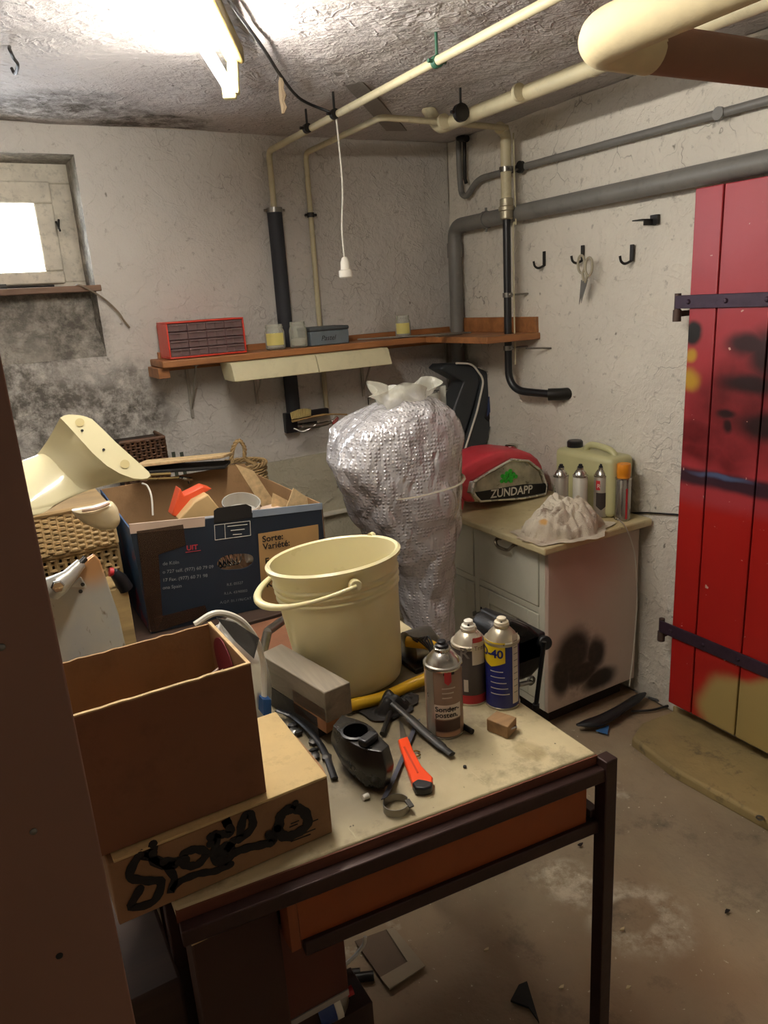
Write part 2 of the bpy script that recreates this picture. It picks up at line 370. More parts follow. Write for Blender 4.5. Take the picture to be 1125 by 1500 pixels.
# raised yellowish slab in front of the door
sp = [oz(988, 1040, .03), oz(940, 1058, .03), oz(925, 1080, .03), oz(985, 1125, .03), oz(1125, 1202, .03), V((1.62, .30, .03)), V((1.6, -.2, .03)), V((XW, -.2, .03)), V((XW, 1.62, .03))]
tm = NT('door_slab'); c_ = tm.mix(tm.rng(tm.noise(3, 6), .35, .68), H('#a48f60'), H('#857552')); c_ = tm.mix(tm.rng(tm.noise(9, 8, .7), .55, .7), c_, H('#5c5240'))
struct('trim_5', M().prism(sp, (0, 0, -.04)), tm.out(c_, .75, 0, tm.bump(tm.noise(14, 7), .5, .02)), bevel=.01, seg=3)

struct('trim_7', M().prism([oz(*q, ZC - .004) for q in ((488, 106), (520, 108), (596, 192), (566, 192))], (0, 0, .02)), mat('dark_ceiling_patch', '#8a837c', .85, bump=.5))
# ================================================================== DOOR
DX = 2.005
DB = ox(982, 1030, DX).z; DT = ox(1019, 276, DX).z; DY = ox(1018, 276, DX).y
dy = lambda px, py: ox(px, py, DX).y
seams = [DY, dy(1058, 268)]; 
s2 = dy(1075, 1085); pw = seams[1] - s2
seams = [DY, (dy(1058, 268) + dy(1014, 1048)) / 2, s2]; pw = seams[1] - s2
while len(seams) < 6: seams.append(seams[-1] - pw)
def P2(px, py): p = ox(px, py, DX); return (p.x, p.y, p.z)
t = NT('red_door_paint'); wco = t.warp(6, .05)
cc = t.mix(t.rng(t.noise(2.5, 5), .35, .7), H('#a8383e'), H('#9c2a30'))
low = t.rng(t.n('ShaderNodeSeparateXYZ').outputs[2], 0, 1)
sep = t.n('ShaderNodeSeparateXYZ'); t.set(sep.inputs[0], wco); zz = sep.outputs[2]; yy = sep.outputs[1]
zb = ox(1040, 740, DX).z
cc = t.mix(t.rng(zz, zb - .02, zb + .02, 1, 0), cc, H('#a81c18'))
# dark red shadowy spray, black drips, blue-black bar, yellow strokes, beige bottom
def bl(lst, soft, co=None): return t.blobs([(P2(px, py), (0, 1 / a, 1 / b)) for px, py, a, b in lst], co or wco, soft)
nz = t.rng(t.noise(7, 5), .3, .6, .5, 1)
wq = t.warp(5, .16)
cc = t.mix(t.math('MULTIPLY', bl([(1060, 645, .5, .06), (1030, 668, .16, .035), (1088, 600, .20, .12), (1110, 590, .16, .14), (1072, 570, .08, .10)], 1.3, wq), t.math('MULTIPLY', nz, .95)), cc, H('#5d1013'))
cc = t.mix(t.math('MULTIPLY', bl([(1098, 508, .075, .035), (1096, 562, .085, .026), (1120, 520, .05, .07), (1064, 607, .03, .014), (1064, 625, .014, .02), (1120, 625, .10, .04)], 1.1), .93), cc, H('#150d0d'))
cc = t.mix(bl([(1018, 488, .030, .04)], .6, wco), cc, H('#161009'))
cc = t.mix(bl([(1013, 556, .030, .032), (1016, 522, .018, .018)], 1.1), cc, H('#b98f2c'))
bar = t.blobs([(P2(1075, 712), (0, 1 / .55, 1 / .030))], t.warp(4, .06), .9)
cc = t.mix(t.math('MULTIPLY', bar, .93), cc, H('#1e1c28'))
cc = t.mix(bl([(1056, 698, .10, .008)], 1.2), cc, H('#4a5878'))
bz = ox(1040, 955, DX).z
m1 = t.blobs([((DX, s2 - .32, bz - .19), (0, 1 / .46, 1 / .205))], t.warp(5, .12), .18)
cc = t.mix(m1, cc, H('#a8935c'))
fl = t.rng(t.noise(34, 3), .715, .73)
cc = t.mix(fl, cc, H('#c9a08f'))
red_m = t.out(cc, .38, 0, t.bump(t.noise(26, 5), .12, .006))
door = M().box(DX + .03, DX + .045, seams[-1], seams[0], DB + .05, DT - .05)
door_o = struct('door_1', door, red_m)
for i in range(5):
    obj('plank', M().box(DX, DX + .03, seams[i + 1] + .0025, seams[i] - .0025, DB + rnd.uniform(0, .004), DT - rnd.uniform(0, .006)), red_m, door_o, bevel=.003)
iron = mat('purple_iron', '#3e2d3c', .42, .3, var=.2, vs=18, bump=.3, bs=60, dirt=.4)
for (px, py, hgt) in ((1005, 442, .040), (982, 922, .044)):
    p = ox(px, py, DX); yb = seams[0] + .045
    st = obj('hinge_strap', M().box(DX - .009, DX - .002, seams[-1] + .05, yb, p.z - hgt / 2, p.z + hgt / 2), iron, door_o, bevel=.0015)
    kn = M().tube([(DX + .004, yb, p.z - .028), (DX + .004, yb, p.z + .026)], .010, 12)
    kn.tube([(DX + .004, yb, p.z - .060), (DX + .004, yb, p.z - .024)], .013, 12); kn.box(DX + .0, XW + .01, yb - .008, yb + .008, p.z - .045, p.z - .028)
    obj('pintle', kn, mat('rusty_iron', '#5b4a42', .6, .5, bump=.4), st)
    for k in range(4):
        yk = yb - .05 - k * .13
        obj('bolt_head', M().lathe([(0.0001, .006), (.005, .005), (.008, .001), (.008, 0)], (DX - .009, yk, p.z), 12, Matrix.Rotation(-math.pi / 2, 3, 'Y')), iron, st)

# ================================================================== PIPES
def pipe(name, pts, r, m, label, rc=.05, cat='pipe', n=16, group=None):
    o = obj(name, M().tube(rnd_corner(pts, rc), r, n), m); tag(o, label, cat, group); return o
def clamp(p, axis, r, m, parent, rod=None, name='pipe_clamp'):
    d = V(axis).normalized(); p = V(p)
    c = M().tube([p - d * .009, p + d * .009], r + .004, 16)
    if rod: c.tube([p, V(rod)], .004, 8)
    sd = d.cross((V(rod) - p) if rod else V((0, 0, 1))).normalized()
    c.tube([p + sd * (r + .001), p + sd * (r + .016)], .005, 8); c.tube([p - sd * (r + .001), p - sd * (r + .016)], .005, 8)
    return obj(name, c, m, parent)
ZA = 2.12
a0 = oz(820, 0, ZA); XA = 1.215
vb = oy(402, 310, YW - .03); ve = oy(430, 600, YW - .03)
pA = thing('heating_pipe', 'thin cream pipe crossing the ceiling to the thick black insulated drop', 'pipe', (XA, YW - .03, 1.1))
pathA = [V((oz(640, 90, ZA).x, -1.1, ZA)), V((XA, 2.0, ZA)), V((vb.x, YW - .03, ZA)), vb - V((0, 0, .0))]
obj('pipe_run', M().tube(rnd_corner(pathA, .03), .0115, 14), cream_pipe, pA)
obj('insulation', M().tube([vb, V((vb.x, vb.y, ve.z - .02))], .030, 18), mat('dark_foam', '#26282e', .7, var=.15), pA)
clamp(vb + V((0, 0, .005)), (0, 0, 1), .028, steel, pA, vb + V((0, .03, .005)))
clamp(oz(640, 90, ZA), (0, 1, 0), .0115, mat('green_clamp', '#2f5b46', .5), pA, V(oz(640, 90, ZA)) + V((0, 0, .07)))
for q in ((450, 188), (490, 167)):
    c = oz(*q, ZA); clamp((c.x, c.y, ZA), (0, 1, 0), .0115, dark_steel, pA, (c.x, c.y, ZC + .01))
b1 = oy(455, 315, YW - .02); b2 = oy(476, 600, YW - .02)
pB = thing('heating_pipe', 'thin cream pipe dropping down the back wall right of the black insulated one', 'pipe', (b1.x, YW - .02, 1.1))
cB = oz(565, 172, ZA)
obj('pipe_run', M().tube(rnd_corner([V((b1.x, YW - .02, b2.z)), V((b1.x, YW - .02, ZA)), V((b1.x, cB.y, ZA)), V((1.93, 2.36, ZA))], .03), .0105, 14), cream_pipe, pB)
clamp(b1, (0, 0, 1), .0105, dark_steel, pB, b1 + V((0, .03, 0)))
# foot of the two drops: black plates
bp = M(); q = oy(424, 618, YW - .03)
bp.box(q.x - .025, q.x + .03, YW - .05, YW - .02, q.z - .045, q.z + .04); bp.box(q.x + .02, q.x + .13, YW - .045, YW - .028, q.z - .032, q.z - .012)
tag(obj('pipe_bracket', bp, black_plastic, bevel=.003), 'black bracket at the foot of the insulated pipe holding brush and tool', 'bracket')
bp = M(); q2 = oy(470, 603, YW - .03); bp.box(q2.x - .05, q2.x + .03, YW - .05, YW - .025, q2.z - .016, q2.z + .014)
tag(obj('pipe_bracket', bp, black_plastic, bevel=.003), 'short black bracket at the foot of the thin cream pipe', 'bracket')
# pipe C, fat cream insulated with end elbow
XC, ZCp = 1.66, 2.115
c1 = oz(632, 187, ZCp)
pC = thing('ceiling_pipe', 'thick cream wrapped pipe under the ceiling ending in a stub elbow', 'pipe', (c1.x, c1.y, ZC))
obj('pipe_run', M().tube(rnd_corner([(oz(1125, 0, ZCp).x + .01, -1.1, ZCp), (XC - .01, c1.y - .01, ZCp), (XC - .03, c1.y + .03, ZC)], .03), .0235, 18), cream_pipe, pC)
for q in ((675, 165), (650, 178), (870, 98), (760, 135)):
    c = oz(*q, ZCp)
    if q[0] == 675: clamp((c.x, c.y, ZCp), (0, 1, 0), .024, dark_steel, pC, (c.x, c.y, ZC + .01))
    else: obj('tape_band', M().tube([(c.x, c.y - .006, ZCp), (c.x, c.y + .006, ZCp)], .0248, 18), cream_pipe, pC)
# vertical feed: cream coupling above, black hose below, bending into the wall
vx, vy = 1.985, ox(742, 320, 1.985).y
pV = thing('feed_pipe', 'upright cream pipe whose lower half is a black hose bent into the wall', 'pipe', (vx, vy, 1.15))
zt, zm = ZA, ox(740, 318, vx).z
obj('pipe_run', M().tube(rnd_corner([(1.90, 2.365, ZA), (vx, vy, ZA), (vx, vy, zm)], .03), .021, 16), cream_pipe, pV)
cp = M().lathe([(.021, 0), (.026, .004), (.026, .03), (.031, .033), (.031, .046), (.026, .05), (.026, .075), (.021, .078)], (vx, vy, zm - .01), 20)
obj('coupling', cp, mat('dull_brass', '#a59c85', .4, .6, dirt=.3), pV)
he = ox(820, 578, 2.04); hz_ = ox(746, 540, vx).z
obj('hose', M().tube(rnd_corner([(vx, vy, zm), (vx, vy, he.z + .005), (2.03, he.y + .02, he.z)], .09, 10), .0155, 16), black_plastic, pV)
obj('wall_collar', M().tube([(2.015, he.y + .04, he.z), (2.05, he.y + .005, he.z), (XW + .01, he.y - .01, he.z)], .024, 16), dark_steel, pV)
for q in ((742, 248), (746, 432), (748, 510)):
    c = ox(*q, vx); clamp((vx, vy, c.z), (0, 0, 1), .022 if q[1] == 248 else .016, steel, pV, (XW, vy - .02, c.z))
obj('signal_wire', M().tube(cr([(vx + .03, vy - .01, ZA), (vx + .025, vy - .02, 1.95), (vx + .03, vy - .02, 1.8), (vx + .018, vy - .018, 1.78), (vx + .02, vy - .016, 1.5), (vx + .02, vy - .02, 1.25)]), .003, 6), cream_pipe, pV)
# thin grey pipe along the right wall with the S bend in the corner
g1 = ox(760, 246, 2.05); g2 = ox(1125, 148, 2.05)
pG = thing('grey_pipe', 'thin grey painted pipe high along the right wall with an S bend', 'pipe', (2.05, g1.y, g1.z))
sx_ = lambda px, py: ox(px, py, 2.05)
obj('pipe_run', M().tube(rnd_corner([(2.05, -1.1, g2.z), (2.05, sx_(700, 262).y, g1.z), sx_(684, 288), sx_(676, 285), sx_(673, 255), (2.05, sx_(673, 255).y, ZC)], .05), .0125, 14), grey_pipe, pG)
obj('wall_flange', M().lathe([(.022, 0), (.022, .012), (.012, .02)], (2.035, sx_(765, 250).y, g1.z), 16, Matrix.Rotation(math.pi / 2, 3, 'Y')), dark_steel, pG)
obj('wall_flange', M().lathe([(.018, 0), (.018, .012), (.012, .02)], (2.035, sx_(1056, 165).y, g1.z - .002), 16, Matrix.Rotation(math.pi / 2, 3, 'Y')), grey_pipe, pG)
pS = obj('corner_pipe', M().tube([sx_(680, 205), sx_(681, 262), sx_(683, 268)], .008, 10).tube([sx_(672, 203), sx_(684, 203)], .014, 10), dark_steel); tag(pS, 'short dark pipe stub hanging in the ceiling corner', 'pipe')
# thick grey waste pipe
h1 = ox(700, 325, 2.035); vyc = ox(668, 420, 2.035).y
pW = thing('waste_pipe', 'thick grey waste pipe along the right wall turning down in the corner', 'pipe', (2.035, vyc, 0))
obj('pipe_run', M().tube(rnd_corner([(2.035, -1.1, h1.z + .035), (2.035, vyc, h1.z - .0), (2.035, vyc, .01)], .06), .031, 20), grey_pipe, pW)
for q in (ox(712, 322, 2.035),): clamp(q, (0, 1, 0), .031, grey_pipe, pW, (XW, q.y, q.z))
obj('socket_sleeve', M().tube([(2.035, vyc, h1.z - .07), (2.035, vyc, h1.z - .13)], .035, 20), grey_pipe, pW)
# big wrapped pipe elbow close to the camera
e = oz(868, 60, 1.95)
pE = thing('wrapped_pipe', 'fat plaster wrapped pipe elbow near the ceiling at top right', 'pipe', (e.x, e.y, 1.95))
el = M().tube(rnd_corner([(e.x + .0, -1.12, 1.975), (e.x + .0, e.y, 1.95), (e.x + .14, e.y - .0, 1.95)], .05, 8), .042, 28)
wrap_m = mat('plaster_wrap', '#d9c99f', .8, var=.1, vs=12, bump=.5, bs=26)
obj('wrapping', el, wrap_m, pE)
obj('pipe_arm', M().tube([(e.x + .04, e.y, 1.95), (XW + .01, e.y - .02, 1.95)], .040, 28), mat('brown_arm', '#8f6a52', .8, var=.12, bump=.2), pE)  # arm coloured browner and darker than the elbow

# ================================================================== TUBE LAMP
la = oz(335, 128, 2.08); lb = oz(258, 0, 2.08); ld = (lb - la).normalized()
L = thing('tube_lamp', 'lit fluorescent batten lamp on the ceiling', 'lamp', (la.x, la.y, ZC))
em = bpy.data.materials.new('tube_light'); em.use_nodes = True; b = em.node_tree.nodes['Principled BSDF']
b.inputs['Emission Color'].default_value = TUBE_COL + (1,); b.inputs['Emission Strength'].default_value = TUBE_STRENGTH; b.inputs['Base Color'].default_value = (1, 1, 1, 1)
tl = 1.18
obj('glass_tube', M().tube([la + ld * .0, la + ld * tl], .0135, 16), em, L)
sdv = ld.cross(V((0, 0, 1))).normalized()
if sdv.x < 0: sdv = -sdv
bo = la + V((0, 0, .075)) + sdv * .022
obj('batten', M().bar(bo - ld * .02, bo + ld * (tl + .02), .045, .04), mat('aged_lamp_body', '#7d6d3c', .5), L, bevel=.006)
for q in (-.004, tl + .004):
    c = la + ld * q; hm = M().bar(c - ld * .012 + V((0, 0, -.012)), c + ld * .012 + V((0, 0, -.012)), .034, .028)
    hm.bar(c + sdv * .012 + V((0, 0, -.015)), c + sdv * .018 + V((0, 0, .08)), .026, .03, ld)
    obj('tube_holder', hm, cream, L, bevel=.004)
# cable along the ceiling
Zk = ZC - .015
cb = obj('ceiling_cable', M().tube(cr([oz(300, -60, Zk), oz(335, 0, Zk), oz(385, 70, Zk), oz(412, 112, Zk), oz(440, 145, Zk), oz(480, 163, ZA + .02), oz(495, 168, ZA)]), .0045, 8), black_plastic); tag(cb, 'black cable sagging across the ceiling from the lamp to the pipe', 'cable')
fz = M(); top = oz(411, 112, Zk)
fz.loft([[top + V((r * math.cos(a) * 1.0 + .004 * math.sin(k * 3), r * math.sin(a), -k * .016)) for a in [i * math.pi / 3 for i in range(6)]] for k, r in enumerate((.003, .009, .008, .012, .008, .010, .004))])
tag(obj('dust_web', fz, mat('dusty_web', '#b5a285', .95, bump=.6)), 'tan cobweb clump hanging from the ceiling cable', 'cobweb')
# hanging cord with socket
hc = oz(492, 168, ZA); hb = oy(505, 382, hc.y)
K = thing('pendant_socket', 'white plug connector hanging on a thin cord from the ceiling pipe', 'plug', (hb.x, hb.y, hb.z))
obj('cord', M().tube(cr([hc, hc + V((.006, 0, -.2)), V((hb.x - .002, hb.y, hb.z + .1)), hb]), .0028, 8), white_p, K)
sk = M().lathe([(.006, .012), (.010, .008), (.0145, -.004), (.0155, -.028), (.023, -.032), (.023, -.052), (.019, -.056), (.0001, -.056)], hb, 24)
obj('connector', sk, white_p, K)
# ceiling hook bits
hk = M().tube(cr([oz(14, 68, ZC), oz(14, 72, ZC - .02), oz(20, 85, ZC - .03), oz(26, 95, ZC - .04), oz(22, 108, ZC - .045), oz(17, 100, ZC - .03)]), .004, 8)
tag(obj('ceiling_hook', hk, dark_steel), 'bent wire hook in the ceiling at top left', 'hook')

# ================================================================== RIGHT WALL HOOKS
hooks = []
for k, (px, py, lab) in enumerate(((797, 382, 'empty metal wall hook left of the scissors'), (853, 374, 'metal wall hook carrying the scissors'), (925, 374, 'empty metal wall hook right of the scissors'))):
    p = ox(px, py, XW - .004)
    h = thing('wall_hook', lab, 'hook', p, 'metal hooks on the right wall')
    obj('hook_plate', M().box(p.x - .003, p.x + .004, p.y - .008, p.y + .006, p.z - .02, p.z + .035), dark_steel, h, bevel=.001)
    obj('hook_arm', M().tube(cr([(p.x, p.y, p.z - .018), (p.x - .025, p.y + .004, p.z - .026), (p.x - .04, p.y + .008, p.z - .018), (p.x - .045, p.y + .01, p.z)]), .0045, 8), dark_steel, h)
p = ox(955, 321, XW)
br = M().box(p.x - .06, p.x + .01, p.y - .012, p.y + .03, p.z - .004, p.z).box(p.x - .05, p.x + .01, p.y - .012, p.y - .008, p.z - .02, p.z).box(p.x - .01, p.x + .003, p.y - .03, p.y + .0, p.z - .018, p.z + .012)
tag(obj('wall_bracket', br, dark_steel, bevel=.001), 'small dark angle bracket on the wall beside the red door', 'bracket')
XS = XW - .048
sc = thing('scissors', 'beige handled scissors hanging from the middle wall hook', 'scissors', ox(855, 385, XS))
def loop(c0, c1, m, r=.0045, wdt=.017):
    c0, c1 = V(c0), V(c1); c = (c0 + c1) / 2; u = (c1 - c0) / 2; s = V((0, 1, 0)) * wdt; s = s - u.normalized() * s.dot(u.normalized())
    m.tube([c + u * math.cos(a) + s * math.sin(a) for a in [i * 2 * math.pi / 20 for i in range(21)]], r, 8, cap=False)
hand = mat('beige_handle', '#a39a83', .5, dirt=.3)
m1 = M(); loop(ox(851, 374, XS), ox(852, 400, XS), m1); m1.tube([ox(853, 398, XS), ox(855, 412, XS)], .005, 8)
m2 = M(); loop(ox(863, 377, XS - .003), ox(862, 404, XS - .003), m2); m2.tube([ox(861, 402, XS - .003), ox(857, 414, XS - .003)], .005, 8)
obj('handle', m1, hand, sc); obj('handle', m2, hand, sc)
for (a, b, c, k) in (((851, 410), (858, 410), (848, 446), 0), ((853, 412), (861, 410), (851, 444), .003)):
    obj('blade', M().prism([ox(*a, XS - k), ox(*b, XS - k), ox(*c, XS - k)], (.002, 0, 0)), steel, sc)
nail = M().tube([ox(1, 1, XW)] * 0 + [ox(808, 510, XW), ox(770, 510, 2.0)], .004, 8)
tag(obj('pipe_rod', nail, steel), 'thin steel rod from the black hose to the wall', 'rod')
# long crack-like wire from cabinet to door
tag(obj('wall_wire', M().tube([ox(905, 752, XW - .01), ox(950, 751, XW - .01), ox(996, 754, XW - .01)], .003, 6), black_plastic), 'thin dark wire along the wall from sideboard to red door', 'wire')

# ================================================================== SHELF
shelf_w = wood('shelf_wood', '#9a663c', .5, 0, 18)
YF = 2.76
sl = oy(243, 529, YF); sr = oy(650, 493, YF)
SZ = (sl.z + sr.z) / 2 + .004
Lx = oy(236, 520, YF).x
SH = thing('wall_shelf', 'L-shaped brown wooden shelf with a raised back board in the corner', 'shelf', (1.3, YW, SZ - .02))
obj('shelf_board', M().box(Lx, XW - .005, YF, YW - .008, SZ - .026, SZ), shelf_w, SH, bevel=.004)
YL = ox(742, 500, 1.9).y
obj('side_board', M().prism([(XW - .005, YL, SZ), (1.82, YL + .02, SZ), (1.79, YF - .002, SZ), (XW - .005, YF - .002, SZ)], (0, 0, -.026)), shelf_w, SH, bevel=.003)
bt = oy(560, 487, YW - .012).z
obj('back_board', M().box(oy(228, 500, YW - .012).x, oy(655, 480, YW).x, YW - .022, YW - .004, SZ - .05, bt), shelf_w, SH, bevel=.002)
obj('back_board', M().box(XW - .022, XW - .004, YL + .01, ox(684, 480, XW).y, SZ - .0, SZ + .062), shelf_w, SH, bevel=.002)
obj('end_cleat', M().box(Lx - .012, Lx + .03, YF + .03, YW - .01, SZ - .065, SZ - .027), shelf_w, SH, bevel=.002)
for px, py, py2 in ((274, 545, 612), (374, 555, 592), (531, 550, 581), (655, 520, 570)):
    p = oy(px, py, YW - .012); z2 = oy(px, py2, YW - .012).z
    bm_ = M().box(p.x - .006, p.x + .006, YW - .014, YW - .006, z2, SZ - .03).bar((p.x, YW - .01, z2 + .03), (p.x, YW - .15, SZ - .03), .006, .006)
    bm_.box(p.x - .006, p.x + .006, YW - .16, YW - .01, SZ - .032, SZ - .027)
    obj('shelf_bracket', bm_, mat('pale_bracket', '#a9a498', .5, .4), SH)
# cream box hung under the shelf
YB = YF - .03
q = [oy(337, 532, YB), oy(568, 514, YB), oy(568, 537, YB - .02), oy(346, 556, YB - .02)]
zt_ = SZ - .028; x0_, x1_ = q[0].x, q[1].x; zb_ = (q[2].z + q[3].z) / 2
U = thing('under_shelf_lamp', 'long cream metal lamp housing in two halves hung under the shelf', 'lamp housing', ((x0_ + x1_) / 2, YF, zb_))
xm = oy(462, 530, YB).x
for a_, b_ in ((x0_, xm - .0015), (xm + .0015, x1_)):
    prof = [(YF + .10, zt_), (YB + .0, zt_), (YB - .012, zt_ - .012), (YB - .03, zb_ + .008), (YB - .03, zb_), (YF + .06, zb_)]
    obj('cover', M().prism([(a_, y_, z_) for y_, z_ in prof], (b_ - a_, 0, 0)), mat('aged_cream_enamel', '#d8d0ab', .4, var=.06, dirt=.15), U, bevel=.002)
# things on the shelf
def onshelf(px, py): return oz(px, py, SZ)
# drawer organiser
o0 = oz(249, 523, SZ + .001); o1 = oz(362, 515, SZ + .001); yo = (o0.y + o1.y) / 2 + .0
ow = o1.x - o0.x; yo = 2.79; A0 = oy(249, 523, yo); A1 = oy(362, 515, yo); zo = SZ + .002; ztp = oy(250, 471, yo).z; ztp = (ztp + oy(360, 465, yo).z) / 2
org = thing('drawer_organiser', 'orange-red plastic small parts organiser with smoky drawers on the shelf', 'organiser', ((A0.x + A1.x) / 2, yo + .07, zo))
redp = mat('orange_red_plastic', '#cf3f2c', .4, var=.06)
cs = M(); x0_, x1_ = A0.x, A1.x; th = .006
cs.box(x0_, x1_, yo, yo + .14, zo, zo + th).box(x0_, x1_, yo, yo + .14, ztp - th, ztp).box(x0_, x0_ + th, yo, yo + .14, zo + th, ztp - th).box(x1_ - th, x1_, yo, yo + .14, zo + th, ztp - th).box(x0_ + th, x1_ - th, yo + .13, yo + .14, zo + th, ztp - th)
obj('case', cs, redp, org, bevel=.002)
smoky = glassy('smoky_plastic', '#957a78', .55, .2)
ncol, nrow = 4, 4; cw = (x1_ - x0_ - 2 * th) / ncol; rh = (ztp - zo - 2 * th) / nrow
for i in range(ncol):
    for j in range(nrow):
        a_ = x0_ + th + i * cw + .0012; z_ = zo + th + j * rh + .0012
        d_ = obj('drawer', M().box(a_, a_ + cw - .0024, yo + .004, yo + .12, z_, z_ + rh - .003), smoky, org, bevel=.001)
        obj('drawer_lip', M().box(a_ + .004, a_ + cw - .006, yo - .003, yo + .004, z_ + rh - .009, z_ + rh - .005), smoky, d_)
def jar(px, pyb, pyt, r, lab, ylab=True, fill='#b9b4a5', a0=None, y=2.83):
    bb = oy(px, pyb, y); zt = oy(px, pyt, y).z; z0 = SZ + .001; h = zt - z0; x = bb.x
    J = thing('glass_jar', lab, 'jar', (x, y, z0), 'empty glass jars on the shelf')
    gl = glassy('jar_glass', '#d4d6c6', .22, .06) if 'jar_glass' not in bpy.data.materials else bpy.data.materials['jar_glass']
    obj('glass', M().lathe([(r * .9, 0), (r, .004), (r, h * .68), (r * .92, h * .78), (r * .84, h * .83), (r * .84, h), (r * .79, h), (r * .79, h * .83), (r * .95, h * .68), (r * .95, .008), (.0001, .008)], (x, y, z0), 28), gl, J)
    obj('jar_rim', M().lathe([(r * .86, h * .86), (r * .89, h * .87), (r * .89, h * .9), (r * .86, h * .91)], (x, y, z0), 28, cap=False), gl, J)
    if fill: obj('contents', M().lathe([(r * .93, .010), (r * .93, h * .3), (r * .6, h * .36), (.0001, h * .34)], (x, y, z0), 20), mat('jar_filling', fill, .9, bump=.8), J)
    if ylab:
        c = M(); aa = math.atan2(-y, -x) + (a0 or 0)
        c.grid(12, 1, lambda u, v: V((x + (r + .0008) * math.cos(aa - .95 + 1.9 * u), y + (r + .0008) * math.sin(aa - .95 + 1.9 * u), z0 + h * (.18 + .48 * v))))
        obj('jar_label', c, mat('yellow_label', '#d8cd7a', .6, var=.05), J)
        for kk, ss in ((.42, .010), (.30, .008)):
            txt('label_print', 'HONIG' if kk > .4 else '500 g', ss, z0 + h * kk, None, None, ink_black, J, .0014, bend=((x, y, 0), r, aa - .35))
# labels carry no readable words in the photo: only small dark marks are kept
def _marks(*a, **k): pass
_txt = txt
def txt(name, s, *a, **k):
    if name == 'label_print': return None
    return _txt(name, s, *a, **k)
jar(404, 508, 475, .040, 'glass jar with a yellow label left of the black pipe', True)
jar(438, 505, 471, .036, 'squat glass jar without yellow label right of the black pipe', False, y=2.82)
jar(591, 495, 462, .034, 'glass jar with a yellow label alone near the shelf corner', True, fill='#4a4036')
# grey box
g0 = oy(456, 505, 2.80); g1_ = oy(512, 502, 2.80); gz = oy(484, 478, 2.80).z
G = thing('grey_box', 'small grey-blue metal box with a worn lid and scrawled word on the shelf', 'box', ((g0.x + g1_.x) / 2, 2.86, SZ))
obj('body', M().box(g0.x, g1_.x, 2.80, 2.93, SZ + .001, gz - .016), mat('greyblue_paint', '#6d7980', .5, var=.12, dirt=.2), G, bevel=.004)
obj('lid', M().box(g0.x - .003, g1_.x + .003, 2.797, 2.933, gz - .016, gz), mat('dark_grey_lid', '#4b5154', .5, dirt=.4), G, bevel=.006)
txt('lettering', 'Pastel', .028, (g0.x + .045, 2.7995, SZ + .02), (1, 0, 0), (0, 0, 1), ink_black, G, .001, shear=.3)
# flat lengths lying on the shelf
for (a_, b_, lab) in (((520, 497), (690, 487), 'long thin flat metal strip lying along the shelf'), ((640, 493), (675, 489), 'short dark file lying at the shelf corner')):
    p0, p1 = oz(*a_, SZ + .006), oz(*b_, SZ + .006); p0.y = min(p0.y, 2.9); p1.y = min(p1.y, 2.9)
    tag(obj('metal_strip', M().bar(p0, p1, .02, .006), steel, bevel=.001), lab, 'strip')
# brush + tool on the bracket
yb_ = YW - .085
B = thing('hand_brush', 'wooden brush with pale bristles and long handle on the wall bracket', 'brush', oy(455, 612, yb_))
obj('handle', M().tube(cr([oy(428, 617, yb_), oy(455, 611, yb_), oy(480, 607, yb_), oy(508, 607, yb_)]), [.009] * 8 + [.008] * 8 + [.006] * 9, 10, flat=.6), wood('pale_wood', '#b3935f', .6), B)
brs = M()
for i in range(15):
    for j in range(3):
        p = oy(428 + i * 1.9, 614 - i * .35, yb_ - .012 + j * .012); brs.tube([p, p + V((rnd.uniform(-.004, .004), rnd.uniform(-.004, .004), .028 + .008 * math.sin(i / 14 * 3.1)))], .0035, 5)
obj('bristles', brs, mat('straw_bristle', '#b7a46b', .9, bump=.5), B, kind='stuff')
T = thing('metal_tool', 'dull silver hand tool with a flared tail on the wall bracket', 'tool', oy(470, 622, yb_ - .03))
yt = yb_ - .03
obj('tool_body', M().tube(cr([oy(437, 624, yt), oy(450, 625, yt), oy(470, 622, yt), oy(486, 618, yt)]), [.006] * 4 + [.011] * 6 + [.012] * 6 + [.010] * 6 + [.007] * 3, 12), steel, T)
obj('tool_tail', M().prism([oy(485, 619, yt), oy(494, 609, yt), oy(497, 612, yt), oy(495, 617, yt), oy(500, 621, yt), oy(487, 622, yt)], (0, .008, 0)), chrome, T, bevel=.002)
obj('tool_clip', M().tube([oy(466, 617, yt), oy(466, 627, yt)], .006, 8), chrome, T)
tw = M().tube(cr([oy(430, 628, yt + .02), oy(445, 632, yt), oy(463, 622, yt - .01)]), .004, 6)
obj('wire_tie', tw, steel, T)
# wire rack on the wall behind the bubble wrap
R_ = thing('wire_rack', 'thin dark wire rack on the back wall behind the bubble wrap', 'rack', oy(600, 600, YW - .02))
yr = YW - .02; wr = M()
for a_, b_ in (((539, 583), (658, 570)), ((539, 583), (541, 606)), ((640, 572), (641, 640)), ((600, 580), (650, 575)), ((650, 571), (652, 660))):
    wr.tube([oy(*a_, yr), oy(*b_, yr)], .0022, 6)
obj('rack_frame', wr, dark_steel, R_)
gm = M()
for i in range(9): gm.tube([oy(598 + i * 6, 590 - i * .7, yr - .01), oy(599 + i * 6, 645, yr - .01)], .0014, 5)
for j in range(5): gm.tube([oy(597, 592 + j * 11, yr - .011), oy(648, 587 + j * 11, yr - .011)], .0014, 5)
obj('wire_mesh', gm, dark_steel, R_, kind='stuff')

